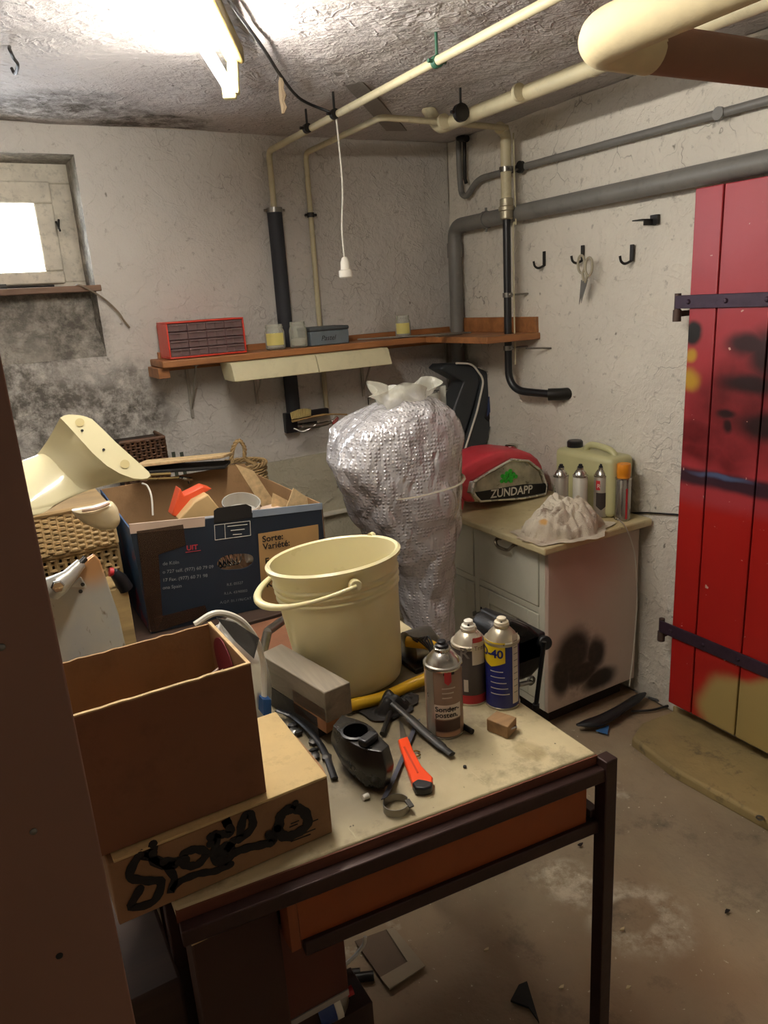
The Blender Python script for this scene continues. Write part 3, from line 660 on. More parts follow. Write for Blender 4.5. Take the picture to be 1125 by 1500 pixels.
# ================================================================== SIDEBOARD
paint_front = mat('grey_white_paint', '#cbc9b8', .5, var=.06, vs=4, bump=.1, dirt=.12)
t = NT('side_panel_paint')
cc = t.mix(t.rng(t.noise(3, 4), .3, .7), H('#c9b5a6'), H('#bba898'))
def ps(px, py): p = oy(px, py, 1.78); return (p.x, 1.78, p.z)
wv = t.warp(7, .06)
cc = t.mix(t.math('MULTIPLY', t.blobs([(ps(850, 830), (1 / .16, 0, 1 / .14))], wv, 1.6), .5), cc, H('#b8877a'))
blk = t.blobs([(ps(840, 958), (1 / .085, 0, 1 / .10)), (ps(878, 994), (1 / .085, 0, 1 / .04)), (ps(822, 990), (1 / .05, 0, 1 / .08)), (ps(872, 958), (1 / .05, 0, 1 / .07)), (ps(852, 985), (1 / .09, 0, 1 / .05))], t.warp(9, .03), .8)
cc = t.mix(t.math('MULTIPLY', blk, .97), cc, H('#17130f'))
hz2 = t.blobs([(ps(850, 975), (1 / .10, 0, 1 / .12))], wv, 1.5)
cc = t.mix(t.math('MULTIPLY', hz2, t.rng(t.noise(60, 5), .4, .7, 0, .6)), cc, H('#4a3c33'))
side_m = t.out(cc, .5, 0, t.bump(t.noise(30), .06, .005))
BX0, BX1, BY0, BY1, BZ0, BZ1 = 1.61, 2.05, 1.78, 2.62, .075, .70
SB = thing('sideboard', 'old grey-white painted sideboard with drawers, black spray mark on its side', 'cabinet', (1.83, 2.2, 0))
bodym = M().box(BX0 + .018, BX1, BY0 + .016, BY0 + .017, BZ0, BZ1)
bodym = M().box(BX0 + .02, BX1, BY0 + .018, BY1, BZ0, BZ1 - .001)
obj('body', bodym, paint_front, SB)
obj('side_panel', M().box(BX0, BX1, BY0, BY0 + .018, BZ0, BZ1), side_m, SB, bevel=.003)
obj('plinth', M().box(BX0 + .05, BX1 - .02, BY0 + .05, BY1 - .05, 0, BZ0), mat('dark_plinth', '#2b211b', .8), SB)
fr = M()   # face frame
zr = ox(797, 893, BX0).z
yd0, yd1, yd2 = BY0 + .045, ox(701, 800, BX0).y, BY1 - .04
fr.box(BX0, BX0 + .02, BY0 + .018, yd0, BZ0, BZ1).box(BX0, BX0 + .02, yd1, yd1 + .03, BZ0, BZ1).box(BX0, BX0 + .02, yd2, BY1, BZ0, BZ1)
for a_, b_ in ((yd0, yd1), (yd1 + .03, yd2)):
    fr.box(BX0, BX0 + .02, a_, b_, zr - .025, zr).box(BX0, BX0 + .02, a_, b_, BZ1 - .008, BZ1).box(BX0, BX0 + .02, a_, b_, BZ0, BZ0 + .03)
obj('face_frame', fr, paint_front, SB, bevel=.0015)
ttm = NT('yellowed_top'); c_ = ttm.mix(ttm.rng(ttm.noise(5, 6), .35, .7), H('#cfc29a'), H('#b09a6c')); c_ = ttm.mix(ttm.rng(ttm.noise(18, 8, .7), .6, .72), c_, H('#7c6a49'))
top_m = ttm.out(c_, .45)
tc = [oz(796, 803, .728), oz(967, 762, .728)]
obj('countertop', M().box(tc[0].x, XW - .012, tc[0].y - .005, BY1 + .02, .70, .728), top_m, SB, bevel=.007, seg=3)
for (a_, b_) in ((yd0, yd1), (yd1 + .03, yd2)):
    dr = obj('drawer', M().box(BX0 - .004, BX0 + .018, a_ + .003, b_ - .003, zr + .003, BZ1 - .011), paint_front, SB, bevel=.003)
    if a_ == yd0:
        c = ox(744, 796, BX0 - .004); hw = .045
        hd = M().tube(cr([(c.x, c.y + hw, c.z + .012), (c.x - .02, c.y + hw, c.z + .004), (c.x - .026, c.y + hw * .6, c.z - .012), (c.x - .026, c.y - hw * .6, c.z - .012), (c.x - .02, c.y - hw, c.z + .004), (c.x, c.y - hw, c.z + .012)]), .006, 8)
        for s_ in (-1, 1): hd.lathe([(.0001, .007), (.009, .005), (.012, 0)], (c.x, c.y + s_ * hw, c.z + .012), 10, Matrix.Rotation(-math.pi / 2, 3, 'Y'))
        obj('handle', hd, mat('aged_brass', '#8b8070', .35, .9, dirt=.4), dr)
    dd = M(); z0, z1 = BZ0 + .033, zr - .028; st = .055; x_ = BX0 - .003
    ya, yb2 = a_ + .003, b_ - .003
    dd.box(x_, x_ + .018, ya, ya + st, z0, z1).box(x_, x_ + .018, yb2 - st, yb2, z0, z1).box(x_, x_ + .018, ya + st, yb2 - st, z1 - st, z1).box(x_, x_ + .018, ya + st, yb2 - st, z0, z0 + st)
    ddo = obj('door', dd, paint_front, SB, bevel=.003)
    obj('door_panel', M().box(x_ + .008, x_ + .016, ya + st - .003, yb2 - st + .003, z0 + st - .003, z1 - st + .003), paint_front, ddo)
    if a_ == yd0:
        c = ox(704, 895, BX0 - .004)
        obj('escutcheon', M().box(c.x - .004, c.x, c.y - .012, c.y - .002, c.z - .02, c.z + .02), dark_steel, ddo, bevel=.002)
        obj('key', M().tube([(c.x, c.y - .006, c.z), (c.x - .03, c.y - .006, c.z)], .003, 8).box(c.x - .042, c.x - .026, c.y - .008, c.y - .004, c.z - .008, c.z + .010), steel, ddo)
# loose wire hanging down the side
tag(obj('hanging_wire', M().tube(cr([oy(905, 760, 1.735), oy(918, 775, 1.735), oy(930, 815, 1.765), oy(933, 880, 1.77), oy(928, 950, 1.77), oy(922, 1005, 1.765)]), .0022, 6), ink_white), 'thin pale wire hanging down the side of the sideboard', 'wire')
# dark object under the sideboard + blue scrap
lw_ = M().tube(cr([oz(845, 1062, .03), oz(880, 1055, .03), oz(915, 1035, .035), oz(945, 1015, .03)]), [.006, .010, .014, .018, .021, .023, .024, .025, .025, .025, .025, .024, .023, .022, .021, .02, .02, .02, .02, .02, .02, .018, .015, .012, .006][:25], 10, flat=.6)
tag(obj('dark_hose', lw_, black_plastic), 'black rubber hose lying on the floor under the sideboard', 'hose')
tag(obj('blue_scrap', M().prism([oz(873, 1071, .005), oz(892, 1063, .005), oz(890, 1076, .005)], (0, 0, .004)), mat('blue_paper', '#3c6aa0', .6)), 'small blue scrap on the floor by the sideboard', 'scrap')
for a_, b_ in (((950, 1022), (1010, 1031)), ((925, 1042), (985, 1032))):
    tag(obj('floor_cable', M().tube(cr([oz(*a_, .01), oz((a_[0] + b_[0]) / 2, (a_[1] + b_[1]) / 2 + 3, .008), oz(*b_, .01)]), .0045, 6), black_plastic), 'black cable on the floor towards the door, %s strand' % ('upper' if a_[0] == 950 else 'lower'), 'cable')
# --- on the sideboard
CT = .729
# fuel tank
ty = 2.21
TK = thing('fuel_tank', 'red motorcycle fuel tank with silver side panel on the sideboard', 'fuel tank', (1.8, ty + .1, CT))
red_t = mat('faded_red_paint', '#c03a44', .38, var=.08, vs=10, bump=.05, dirt=.15)
sil = [(664, 738), (669, 712), (695, 697), (735, 676), (775, 676), (798, 688), (806, 712), (806, 742), (768, 749), (700, 757), (684, 757), (678, 742)]
def rp(pts, Y, sc_=1.0, dz=0):
    P = [oy(*p, ty) for p in pts]; c = sum(P, V()) / len(P)
    return [V((c.x + (p.x - c.x) * sc_, Y, c.z + (p.z - c.z) * sc_ + dz)) for p in P]
zmin = min(p.z for p in rp(sil, ty)); dzt = max(0, CT + .002 - zmin)
rings = [rp(sil, ty + .012, .90, dzt), rp(sil, ty + .02, .96, dzt), rp(sil, ty + .05, 1, dzt), rp(sil, ty + .16, 1.0, dzt), rp(sil, ty + .20, .95, dzt), rp(sil, ty + .215, .82, dzt)]
lowclamp = lambda R_: [[V((p.x, p.y, max(p.z, CT + .002))) for p in r] for r in R_]
obj('tank_shell', M().loft(lowclamp(rings)), red_t, TK, sub=1)
face = [(690, 740), (693, 724), (718, 708), (750, 690), (775, 692), (794, 706), (802, 728), (800, 741), (766, 748), (703, 753)]
obj('side_trim', M().loft([rp(face, ty + .025, 1.06, dzt), rp(face, ty + .002, 1.0, dzt)]), chrome, TK, bevel=.003)
ring_ = rp(face, ty - .001, .97, dzt); obj('side_trim', M().tube(ring_ + [ring_[0]], .0045, 8), mat('trim_metal', '#cfcbc0', .28, .5, var=.05), TK)
obj('side_panel', M().loft([rp(face, ty + .006, .9, dzt), rp(face, ty - .0, .88, dzt)]), mat('silver_panel', '#b0a996', .32, .35, var=.3, vs=20), TK, bevel=.001)
bandp = rp([(698, 739), (766, 727), (802, 725), (801, 738), (766, 745), (704, 752)], ty - .003, 1, dzt)
obj('name_band', M().prism(bandp, (0, .004, 0)), ink_black, TK)
b0 = rp([(718, 747)], ty, 1, dzt)[0]; p_a = oy(718, 747, ty); p_b = oy(790, 737, ty)
xdir = (p_b - p_a)
zu = V((0, 0, 1)); 
txt('lettering', 'ZÜNDAPP', .046, V((p_a.x, ty - .0035, p_a.z + dzt)), (xdir.x, 0, xdir.z), (-xdir.z, 0, xdir.x), ink_white, TK, .0008, bold=.02)
# abstract green sticker
gs = M(); gc = oy(744, 716, ty); 
for i in range(14):
    a_ = i * 2.4; r_ = .009 + .0018 * i; c = gc + V((math.cos(a_) * r_ * 1.2, 0, math.sin(a_) * r_ * .8 + dzt))
    pts = [V((c.x + .009 * math.cos(k * math.pi / 4), ty - .0035 - i * .0001, c.z + .008 * math.sin(k * math.pi / 4))) for k in range(8)]
    gs.prism(pts, (0, .003, 0))
obj('green_sticker', gs, mat('green_sticker', '#2fa52f', .45, var=.3, vs=120), TK)
cpz = rp([(771, 678)], ty, 1, dzt)[0]
obj('filler_cap', M().lathe([(.024, 0), (.026, .004), (.026, .014), (.018, .018), (.0001, .018)], (cpz.x, ty + .09, cpz.z - .004), 20), chrome, TK)
obj('petcock_bracket', M().prism([rp([q_], ty + .03, 1, dzt)[0] for q_ in ((668, 742), (676, 738), (688, 752), (686, 768), (676, 764))], (0, .03, 0)), red_t, TK, bevel=.004)
# three grey cans + orange cap can
def can(name, lab, base, r, h, bodym, domem, nozm, noz=(.008, .02), group=None, capm=None, cat='spray can'):
    x, y, z = base; c = thing(name, lab, cat, base, group)
    hb_ = h * .80 if not capm else h * .74
    obj('can_body', M().lathe([(r * .9, 0), (r, .003), (r, hb_), (r * .93, hb_ + .003)], base, 32), bodym, c)
    obj('base_rim', M().lathe([(r * .93, -.0), (r + .0012, .001), (r + .0012, .004), (r * .95, .005)], base, 32), domem, c)
    if capm:
        obj('top_rim', M().lathe([(r + .0012, hb_ - .001), (r + .0015, hb_ + .003), (r * .9, hb_ + .004)], base, 32), domem, c)
        obj('cap', M().lathe([(r * .84, hb_ + .003), (r * .84, hb_ + .016), (r * .88, hb_ + .018), (r * .86, h - .004), (r * .8, h), (.0001, h)], base, 28), capm, c)
    else:
        obj('dome', M().lathe([(r + .001, hb_ - .003), (r + .0016, hb_), (r + .001, hb_ + .003), (r * .9, hb_ + .004), (r * .8, hb_ + .012), (r * .55, hb_ + .021), (r * .42, hb_ + .024), (r * .46, hb_ + .026), (r * .45, hb_ + .030), (r * .36, hb_ + .031)], base, 32), domem, c)
        n0 = hb_ + .03
        obj('nozzle', M().lathe([(noz[0] * 1.5, n0 - .002), (noz[0] * 1.45, n0 + .005), (noz[0], n0 + .007), (noz[0] * .95, n0 + noz[1]), (noz[0] * .8, n0 + noz[1] + .001), (.0001, n0 + noz[1] + .001)], base, 18), nozm, c)
        ch = math.atan2(-y, -x)
        obj('nozzle_hole', M().tube([V(base) + V((math.cos(ch) * noz[0] * .8, math.sin(ch) * noz[0] * .8, n0 + noz[1] - .006)), V(base) + V((math.cos(ch) * (noz[0] + .001), math.sin(ch) * (noz[0] + .001), n0 + noz[1] - .006))], .0022, 8), ink_black, c)
    return c
def patch(name, base, r, a0, a1, z0, z1, m, parent, off=.0006, notch=None):
    x, y, z = base; th0 = math.atan2(-y, -x)
    g = M().grid(14, 2, lambda u, v: V((x + (r + off) * math.cos(th0 + a0 + (a1 - a0) * u), y + (r + off) * math.sin(th0 + a0 + (a1 - a0) * u), z + z0 + (z1 - z0) * v - ((notch or 0) * (1 - v) * (1 - abs(2 * u - 1))))))
    me = bpy.data.meshes.new(name); me.from_pydata([tuple(p) for p in g.v], [], g.f); me.materials.append(m); me.shade_smooth()
    o = bpy.data.objects.new(name, me); COL.objects.link(o); o.parent = parent; o.matrix_parent_inverse = WM(parent).inverted(); return o
can_dome = mat('can_dome', '#b8b4ab', .25, .95, var=.08)
bare = mat('bare_can', '#b4aea2', .33, .7, var=.1)
for px, lab, bm_ in ((822, 'silver spray can without cap, leftmost behind the rag', bare), (850, 'pale white spray can without cap, middle one behind the rag', mat('pale_can', '#c9c4b6', .45, .2)), (881, 'spray can with red tag and dark smudge behind the rag', bare)):
    yc = 1.955 if px == 822 else (1.91 if px == 850 else 1.875)
    p = oy(px, 700, yc); zt = oy(px, 681, yc).z
    cn = can('spray_can', lab, (p.x, yc, CT), .0262, zt - CT - .0, bm_, can_dome, black_plastic, (.007, .012), 'spray cans standing on the sideboard')
    if px == 881:
        patch('red_tag', (p.x, yc, CT), .0262, -.75, -.15, .105, .14, mat('red_print', '#b8272f', .5), cn)
        patch('dark_smudge', (p.x, yc, CT), .0262, -.7, .75, .045, .095, mat('brown_smudge', '#332a25', .6), cn, .0008, .015)
        txt('lettering', 'R', .022, CT + .113, None, None, ink_white, cn, .0012, bend=((p.x, yc, 0), .0262, math.atan2(-yc, -p.x) - .6))
yc = 1.80; p = oy(912, 745, yc); zt = oy(914, 679, yc).z
oc = can('spray_can', 'tall silver can with an orange cap at the right on the sideboard', (p.x, yc, CT), .0275, zt - CT, mat('mirror_can', '#a8a49c', .22, .9, var=.1), can_dome, None, group='spray cans standing on the sideboard', capm=mat('orange_cap', '#e08a1c', .45, var=.05))
patch('red_stripe', (p.x, yc, CT), .0275, .35, .6, .008, .12, mat('red_print', '#b8272f', .5), oc)
# jerrycan
jy0, jy1 = ox(912, 700, 2.0).y, ox(827, 700, 2.0).y
jz = ox(870, 650, 2.0).z
jerm = mat('cloudy_canister', '#c6c190', .35, var=.06, Transmission_Weight=.15)
JC = thing('jerrycan', 'cloudy yellowish plastic jerrycan with black cap behind the spray cans', 'jerrycan', (2.0, (jy0 + jy1) / 2, CT))
jx0, jx1 = 1.945, 2.06; jt = jz - .015
obj('canister', M().box(jx0, jx1, jy0, jy1, CT, jt - .012), jerm, JC, bevel=.022, seg=5)
hm_ = M().tube(cr([(2.0, jy1 - .11, jt - .02), (2.0, jy1 - .13, jt + .006), (2.0, jy1 - .17, jt + .010), (2.0, jy0 + .06, jt + .002), (2.0, jy0 + .03, jt - .025)]), .012, 12)
obj('handle', hm_, jerm, JC)
obj('cap', M().lathe([(.030, 0), (.030, .022), (.026, .027), (.0001, .027)], (2.0, jy1 - .055, jt - .012), 24), black_plastic, JC)
obj('neck', M().lathe([(.033, -.012), (.033, .004), (.026, .005)], (2.0, jy1 - .055, jt - .014), 24), jerm, JC)
# rag: crumpled cloth heap
rgc = oz(822, 781, CT); rc_ = V((rgc.x + .02, rgc.y + .02, CT))
def rag(c, rx, ry, h, seed, n=90, skirt=.35, peak=(0, 0)):
    g = M()
    def fn(u, v):
        a = u * 2 * math.pi; r = v
        edge = 1 + .16 * noise.noise(V((math.cos(a) * 2.2, math.sin(a) * 2.2, seed))) + .07 * noise.noise(V((math.cos(a) * 6, math.sin(a) * 6, seed)))
        x = math.cos(a) * r * rx * edge; y = math.sin(a) * r * ry * edge
        pr = max(0, 1 - (r / .80) ** 3.6) ** .8 if r < .80 else 0
        z = h * pr
        q = V((x * 17 + seed, y * 17, seed)); f = abs(noise.noise(q)) * .9 + abs(noise.noise(q * 2.1)) * .5
        q3 = V((x * 26, y * 26, seed)); f2 = abs(noise.noise(q3))
        amp = .034 * min(1, pr * 1.6 + .12)
        k = 1 + .22 * noise.noise(V((a * 1.0 if 0 else math.cos(a) * 2, math.sin(a) * 2 + seed, z * 12)))
        z2 = max(.0035, z * (1 + .10 * noise.noise(V((x * 9, y * 9, seed)))) + amp * 1.6 * (f - .35) - .020 * (1 - f2) * min(1, pr + .2) + (.010 * max(0, noise.noise(V((math.cos(a) * 5, math.sin(a) * 5, r * 5)))) if r > .7 else 0))
        return V((c.x + x * k + peak[0] * pr, c.y + y * k, c.z + z2))
    g.grid(n * 2, n, fn); return g
t = NT('rag_cloth'); cc = t.mix(t.rng(t.noise(9, 5), .35, .65), H('#d9d0bd'), H('#b9ab97')); cc = t.mix(t.rng(t.noise(14, 6, .6), .58, .68), cc, H('#8a7868')); cc = t.mix(t.blobs([(tuple(rc_ + V((-.11, -.03, .06))), (90, 50, 90))], t.warp(30, .02), .8), cc, H('#c99a5c'))
rg_m = t.out(cc, .9, 0, t.bump(t.math('ADD', t.noise(260, 2), t.math('MULTIPLY', t.noise(24, 4), 3)), .45, .006))
tag(obj('rag', rag(rc_, .185, .135, .125, 3.1), rg_m, ang=180), 'crumpled stained off-white rag heaped on the sideboard', 'rag')

# ================================================================== LEANING DARK CASE
yk = 2.70
CK = thing('hard_case', 'open black hard case with pale trim line leaning in the corner behind sideboard', 'case', oy(668, 750, yk))
def kp(l, y=yk): return [oy(*p, y) for p in l]
shell_m = mat('charcoal_shell', '#34383b', .42, var=.15, bump=.15, bs=200)
obj('front_shell', M().prism(kp([(697, 537), (727, 549), (735, 562), (733, 592), (712, 655), (690, 712), (673, 764), (664, 758), (663, 712), (697, 605), (707, 562)]), (0, .10, 0)), shell_m, CK, bevel=.016, seg=4)
obj('back_shell', M().prism(kp([(645, 541), (652, 534), (689, 532), (704, 545), (704, 562), (692, 605), (664, 692), (650, 735), (650, 640), (668, 590), (680, 560)], yk + .015), (0, .11, 0)), shell_m, CK, bevel=.012, seg=4)
obj('trim_strip', M().tube(rnd_corner(kp([(668, 532), (692, 533), (709, 556), (699, 602), (667, 704)], yk - .004), .03), .0045, 8), white_p, CK)
obj('trim_strip', M().tube(rnd_corner(kp([(700, 537), (728, 552), (734, 572), (716, 635)], yk - .005), .03), .003, 8), chrome, CK)
obj('latch_recess', M().prism(kp([(716, 565), (729, 562), (727, 590), (716, 618), (710, 612), (717, 588)], yk - .004), (0, .01, 0)), ink_black, CK, bevel=.002)
lr = obj('latch', M().prism(kp([(717, 568), (726, 566), (725, 578), (718, 579)], yk - .010), (0, .01, 0)), chrome, CK, bevel=.002)
obj('blue_tab', M().prism(kp([(717, 581), (725, 580), (721, 600), (714, 610)], yk - .009), (0, .008, 0)), mat('blue_tab', '#28375f', .5), CK, bevel=.001)
# dark support behind bubble wrap beneath the case
# ================================================================== BUBBLE WRAP ROLL
by = 1.98
rows = [(573, 577, 603), (585, 556, 625), (596, 536, 640), (606, 520, 650), (622, 502, 655), (645, 489, 658), (668, 484, 659), (690, 492, 660), (715, 510, 661), (745, 525, 661), (780, 545, 661), (815, 566, 661), (850, 582, 661), (900, 592, 661), (950, 597, 660), (1100, 606, 664), (1240, 612, 668)]
rings = []
for (py, xl, xr) in rows:
    a_ = oy(xl, py, by); b_ = oy(xr, py, by); c = (a_ + b_) / 2; hw = (b_.x - a_.x) / 2
    c.z = max(c.z, .012)
    ring = []
    for k in range(72):
        an = 2 * math.pi * k / 72; ca, sa = math.cos(an), math.sin(an)
        e_ = .72
        x = hw * math.copysign(abs(ca) ** e_, ca); y = min(hw, .17) * .95 * math.copysign(abs(sa) ** .85, sa)
        p = V((c.x + x, c.y + y, c.z)); ring.append(p)
    rings.append(ring)
def dens(rs, n):
    out = []
    for i in range(len(rs) - 1):
        m_ = max(1, int(abs(rs[i][0].z - rs[i + 1][0].z) / n))
        for k in range(m_):
            t_ = k / m_; out.append([rs[i][q].lerp(rs[i + 1][q], t_) for q in range(len(rs[0]))])
    return out + [rs[-1]]
rings = dens(rings, .012)
def wrinkle(p, amp=.018, seed=0):
    q = V((p.x * 5 + seed, p.y * 5, p.z * 2.6)); h = (abs(noise.noise(q)) - .25) * 1.0 + (abs(noise.noise(q * 2.3 + V((3, 1, 2)))) - .25) * .5 + noise.noise(q * 6) * .15
    return h * amp
bw = thing('bubble_wrapped_bundle', 'tall bundle in silvery bubble wrap standing in front of the sideboard', 'bundle', (1.15, by, 0))
def wr_ring(rs, off, amp, seed=0):
    out = []
    for r in rs:
        c = sum(r, V()) / len(r); out.append([p + ((p - c).normalized()) * (wrinkle(p, amp, seed) + off) for p in r])
    return out
obj('inner_roll', M().loft(wr_ring(rings, -.022, .0)[12:]), mat('grey_padding', '#858089', .6, var=.2, vs=5), bw)
t = NT('bubble_film'); v = t.n('ShaderNodeTexVoronoi'); t.set(v.inputs['Vector'], t.co); v.inputs['Scale'].default_value = 88; v.inputs['Randomness'].default_value = .2
nr = t.bump(t.rng(v.outputs['Distance'], 0, .5, 1, 0, True), .6, .008)
fz2 = t.n('ShaderNodeTexNoise'); t.set(fz2.inputs['Vector'], t.scaled((1, 1, .35), t.warp(3, .25))); fz2.inputs['Scale'].default_value = 8; fz2.inputs['Detail'].default_value = 3
nr = t.bump(t.rng(t.math('ABSOLUTE', t.math('SUBTRACT', fz2.outputs['Fac'], .5)), 0, .22, 1, 0, True), .42, .05, nr)
bub_m = t.out(H('#e0dddf'), .17, .3, nr, Alpha=.80, Coat_Weight=.6, Coat_Roughness=.08)
obj('bubble_film', M().loft(wr_ring(rings, -.008, .060)), bub_m, bw, ang=180)
obj('bubble_film', M().loft(wr_ring(rings, -.010, .024, 7)[4:], False), bub_m, bw, ang=180)
for (p0, p1, py) in ((527, 662, 712),):
    a_ = oy(p0, py, by); b_ = oy(p1, py - 12, by); c = (a_ + b_) / 2; hw = (b_.x - a_.x) / 2
    obj('tape_strip', M().tube([V((c.x + (hw + .002) * math.copysign(abs(math.cos(t_)) ** .72, math.cos(t_)), c.y + (min(hw, .17) * .95 + .012) * math.sin(t_), c.z + math.cos(t_) * .012)) for t_ in [k * math.pi / 12 for k in range(25)]], .005, 8, flat=.3, cap=False), glassy('clear_tape', '#b8ae98', .4, .2), bw)
# crumpled film plume on top
pm = M(); pc = oy(592, 598, by - .02)
def plume(u, v):
    a = u * 2 * math.pi; r = .055 + .05 * v ** 1.5 + .022 * math.sin(a * 5 + v * 3) * v + .014 * noise.noise(V((math.cos(a) * 3, math.sin(a) * 3, v * 4)))
    return V((pc.x + math.cos(a) * r * 1.05, pc.y + math.sin(a) * r * .8, pc.z - .03 + v * .10 + .018 * math.sin(a * 3 + 1) * v))
pm.grid(90, 16, plume)
film = glassy('clear_film', '#dcd9c8', .42, .15, bump=.5, bs=40)
obj('film_plume', pm, film, bw, ang=180)
pm2 = M(); pc2 = oy(598, 585, by - .05)
pm2.grid(40, 20, lambda u, v: V((pc2.x + (u - .5) * .14 * (1 - .4 * v), pc2.y + .03 * math.sin(u * 14) * (.4 + v) + v * .02, pc2.z - .03 + v * (.055 + .02 * math.sin(u * 7)))))
obj('film_fold', pm2, film, bw, ang=180)
pm3 = M(); pc3 = oy(637, 590, by + .02)
pm3.grid(24, 16, lambda u, v: V((pc3.x + (u - .5) * .10, pc3.y + .02 * math.sin(u * 9), pc3.z - .03 + v * (.05 + .03 * u))))
obj('film_fold', pm3, film, bw, ang=180)

# ================================================================== WORKBENCH
bench_w = NT('bench_top'); t = bench_w
cc = t.mix(t.rng(t.noise(4, 6, .6), .3, .7), H('#d3c49c'), H('#b3a47e'))
cc = t.mix(t.math('MULTIPLY', t.rng(t.noise(7, 8, .72), .50, .66), .8), cc, H('#75674c'))
cc = t.mix(t.math('MULTIPLY', t.blobs([(tuple(oz(775, 1100, TZ)), (45, 32, 0))], t.warp(20, .02), .5), .4), cc, H('#8b7444'))
cc = t.mix(t.math('MULTIPLY', t.blobs([(tuple(oz(560, 1040, TZ)), (6, 4.5, 0)), (tuple(oz(480, 1120, TZ)), (7, 5, 0))], t.warp(9, .1), 1.0), .75), cc, H('#4e4436'))
sc1 = t.noise(1, 4, .5, co=t.scaled((120, 9, 1)))
cc = t.mix(t.math('MULTIPLY', t.rng(sc1, .70, .74), .2), cc, H('#e0d6b4'))
cc = t.mix(t.rng(t.noise(42, 3), .72, .75), cc, H('#3a3226'))
bench_m = t.out(cc, t.rng(t.noise(6), .3, .7, .45, .7), 0, t.bump(t.noise(30, 6), .2, .006))
FR, FL = oz(873, 1103, TZ), oz(257, 1332, TZ)
BR, BL = V((FR.x + .012, 1.42, TZ)), V((FL.x + .01, 1.42, TZ))
WB = thing('workbench', 'low steel framed workbench with worn pale top and orange-brown panel', 'workbench', ((FR.x + FL.x) / 2, 1.1, 0))
obj('bench_top', M().prism([FL, FR, BR, BL], (0, 0, -.019)), bench_m, WB, bevel=.003)
edge = M().prism([FL + V((-.001, -.003, -.003)), FR + V((.001, -.003, -.003)), FR + V((0, .004, -.003)), FL + V((0, .004, -.003))], (0, 0, -.017))
obj('edge_strip', edge, wood('worn_edge', '#6b3a26', .7, 0, 30), WB)
fm = mat('dark_brown_steel', '#3a2622', .42, .35, var=.2, vs=20, bump=.1, dirt=.3)
fd = (FR - FL).normalized(); ft = -.012
rail0 = FL + V((.0, ft, -.0315)); rail1 = FR + V((.012, ft, -.0315))
obj('top_rail', M().bar(rail0, rail1, .022, .024), fm, WB, bevel=.002)
LZ = .674
LS = FL.lerp(FR, .235)
obj('lower_rail', M().bar(LS + V((0, ft + .01, LZ - TZ - .012)), FR + V((0, ft + .01, LZ - TZ - .012)), .02, .024), fm, WB, bevel=.002)
for (c, lab) in ((FR + V((.012, ft, 0)), 0), (FL + V((.0, ft, 0)), 1), (BR + V((-.0, 0, 0)), 2), (BL, 3)):
    if lab == 1: continue
    obj('leg', M().box(c.x - .013, c.x + .013, c.y - .013, c.y + .013, 0, TZ - (.022 if lab > 1 else .005)), fm, WB, bevel=.002)
obj('leg', M().box(FL.x - .0, FL.x + .026, FL.y + .1, FL.y + .126, 0, TZ - .022), fm, WB, bevel=.002)
obj('side_rail', M().bar(FR + V((.0, .0, LZ - TZ)), BR + V((0, 0, LZ - TZ)), .02, .03), fm, WB, bevel=.002)
obj('side_rail', M().bar(FR + V((-.005, .02, -.045)), BR + V((-.005, 0, -.045)), .02, .034), fm, WB, bevel=.002)
pz0, pz1 = LZ, TZ - .044
pL = oy(440, 1330, FL.y * .5 + FR.y * .5).x; pR = FR.x - .022
def fy(x): return FL.y + (FR.y - FL.y) * (x - FL.x) / (FR.x - FL.x)
orange = mat('orange_brown_board', '#94481a', .5, var=.12, vs=6, dirt=.15)
obj('front_panel', M().prism([(pL, fy(pL) - .004, pz0), (pR, fy(pR) - .004, pz0), (pR, fy(pR) - .004, pz1), (pL, fy(pL) - .004, pz1)], (0, .012, 0)), orange, WB)
obj('panel_post', M().box(pL - .016, pL - .001, fy(pL) - .006, fy(pL) + .03, pz0 - .012, pz1), wood('post_wood', '#8a4a24', .6, 2), WB, bevel=.001)
obj('inner_shelf', M().prism([(FL.x + .1, fy(FL.x) + .03, pz0 - .0), (pR, fy(pR) + .03, pz0), (BR.x - .02, 1.38, pz0), (FL.x + .1, 1.38, pz0)], (0, 0, -.01)), mat('dark_board', '#3b2517', .7), WB)

# --- foreground brown cabinet
lx = .0275; ly = .55
lkm = mat('brown_laminate', '#86604f', .45, var=.06, vs=2.5, bump=.05)
LK = thing('tall_cabinet', 'dark brown laminate cabinet seen edge-on in the left foreground', 'cabinet', (-.2, .65, 0))
lzt = oy(2, 490, ly).z
obj('side_panel', M().box(-.42, lx, ly, ly + .018, 0, lzt), lkm, LK, bevel=.0015)
obj('back_panel', M().box(lx - .016, lx, ly + .0185, ly + .20, .0, lzt - .002), lkm, LK)
obj('top_panel', M().box(-.42, lx - .017, ly + .0185, ly + .20, lzt - .02, lzt - .003), lkm, LK)
for q in ((2, 948), (49, 1218), (87, 1400)):
    p = oy(*q, ly); A = Matrix.Rotation(math.pi / 2, 3, 'X')
    obj('screw', M().lathe([(.0028, 0), (.0026, .0008), (.0016, .0014), (.0001, .0014)], (p.x, ly - .0, p.z), 12, A), steel if q[1] != 1400 else ink_black, LK)

# ================================================================== BOXES ON THE BENCH
def panel(m, a, b, c, d, th):
    a, b, c, d = map(V, (a, b, c, d)); n = (b - a).cross(d - a).normalized() * th; m.prism([a, b, c, d], n)
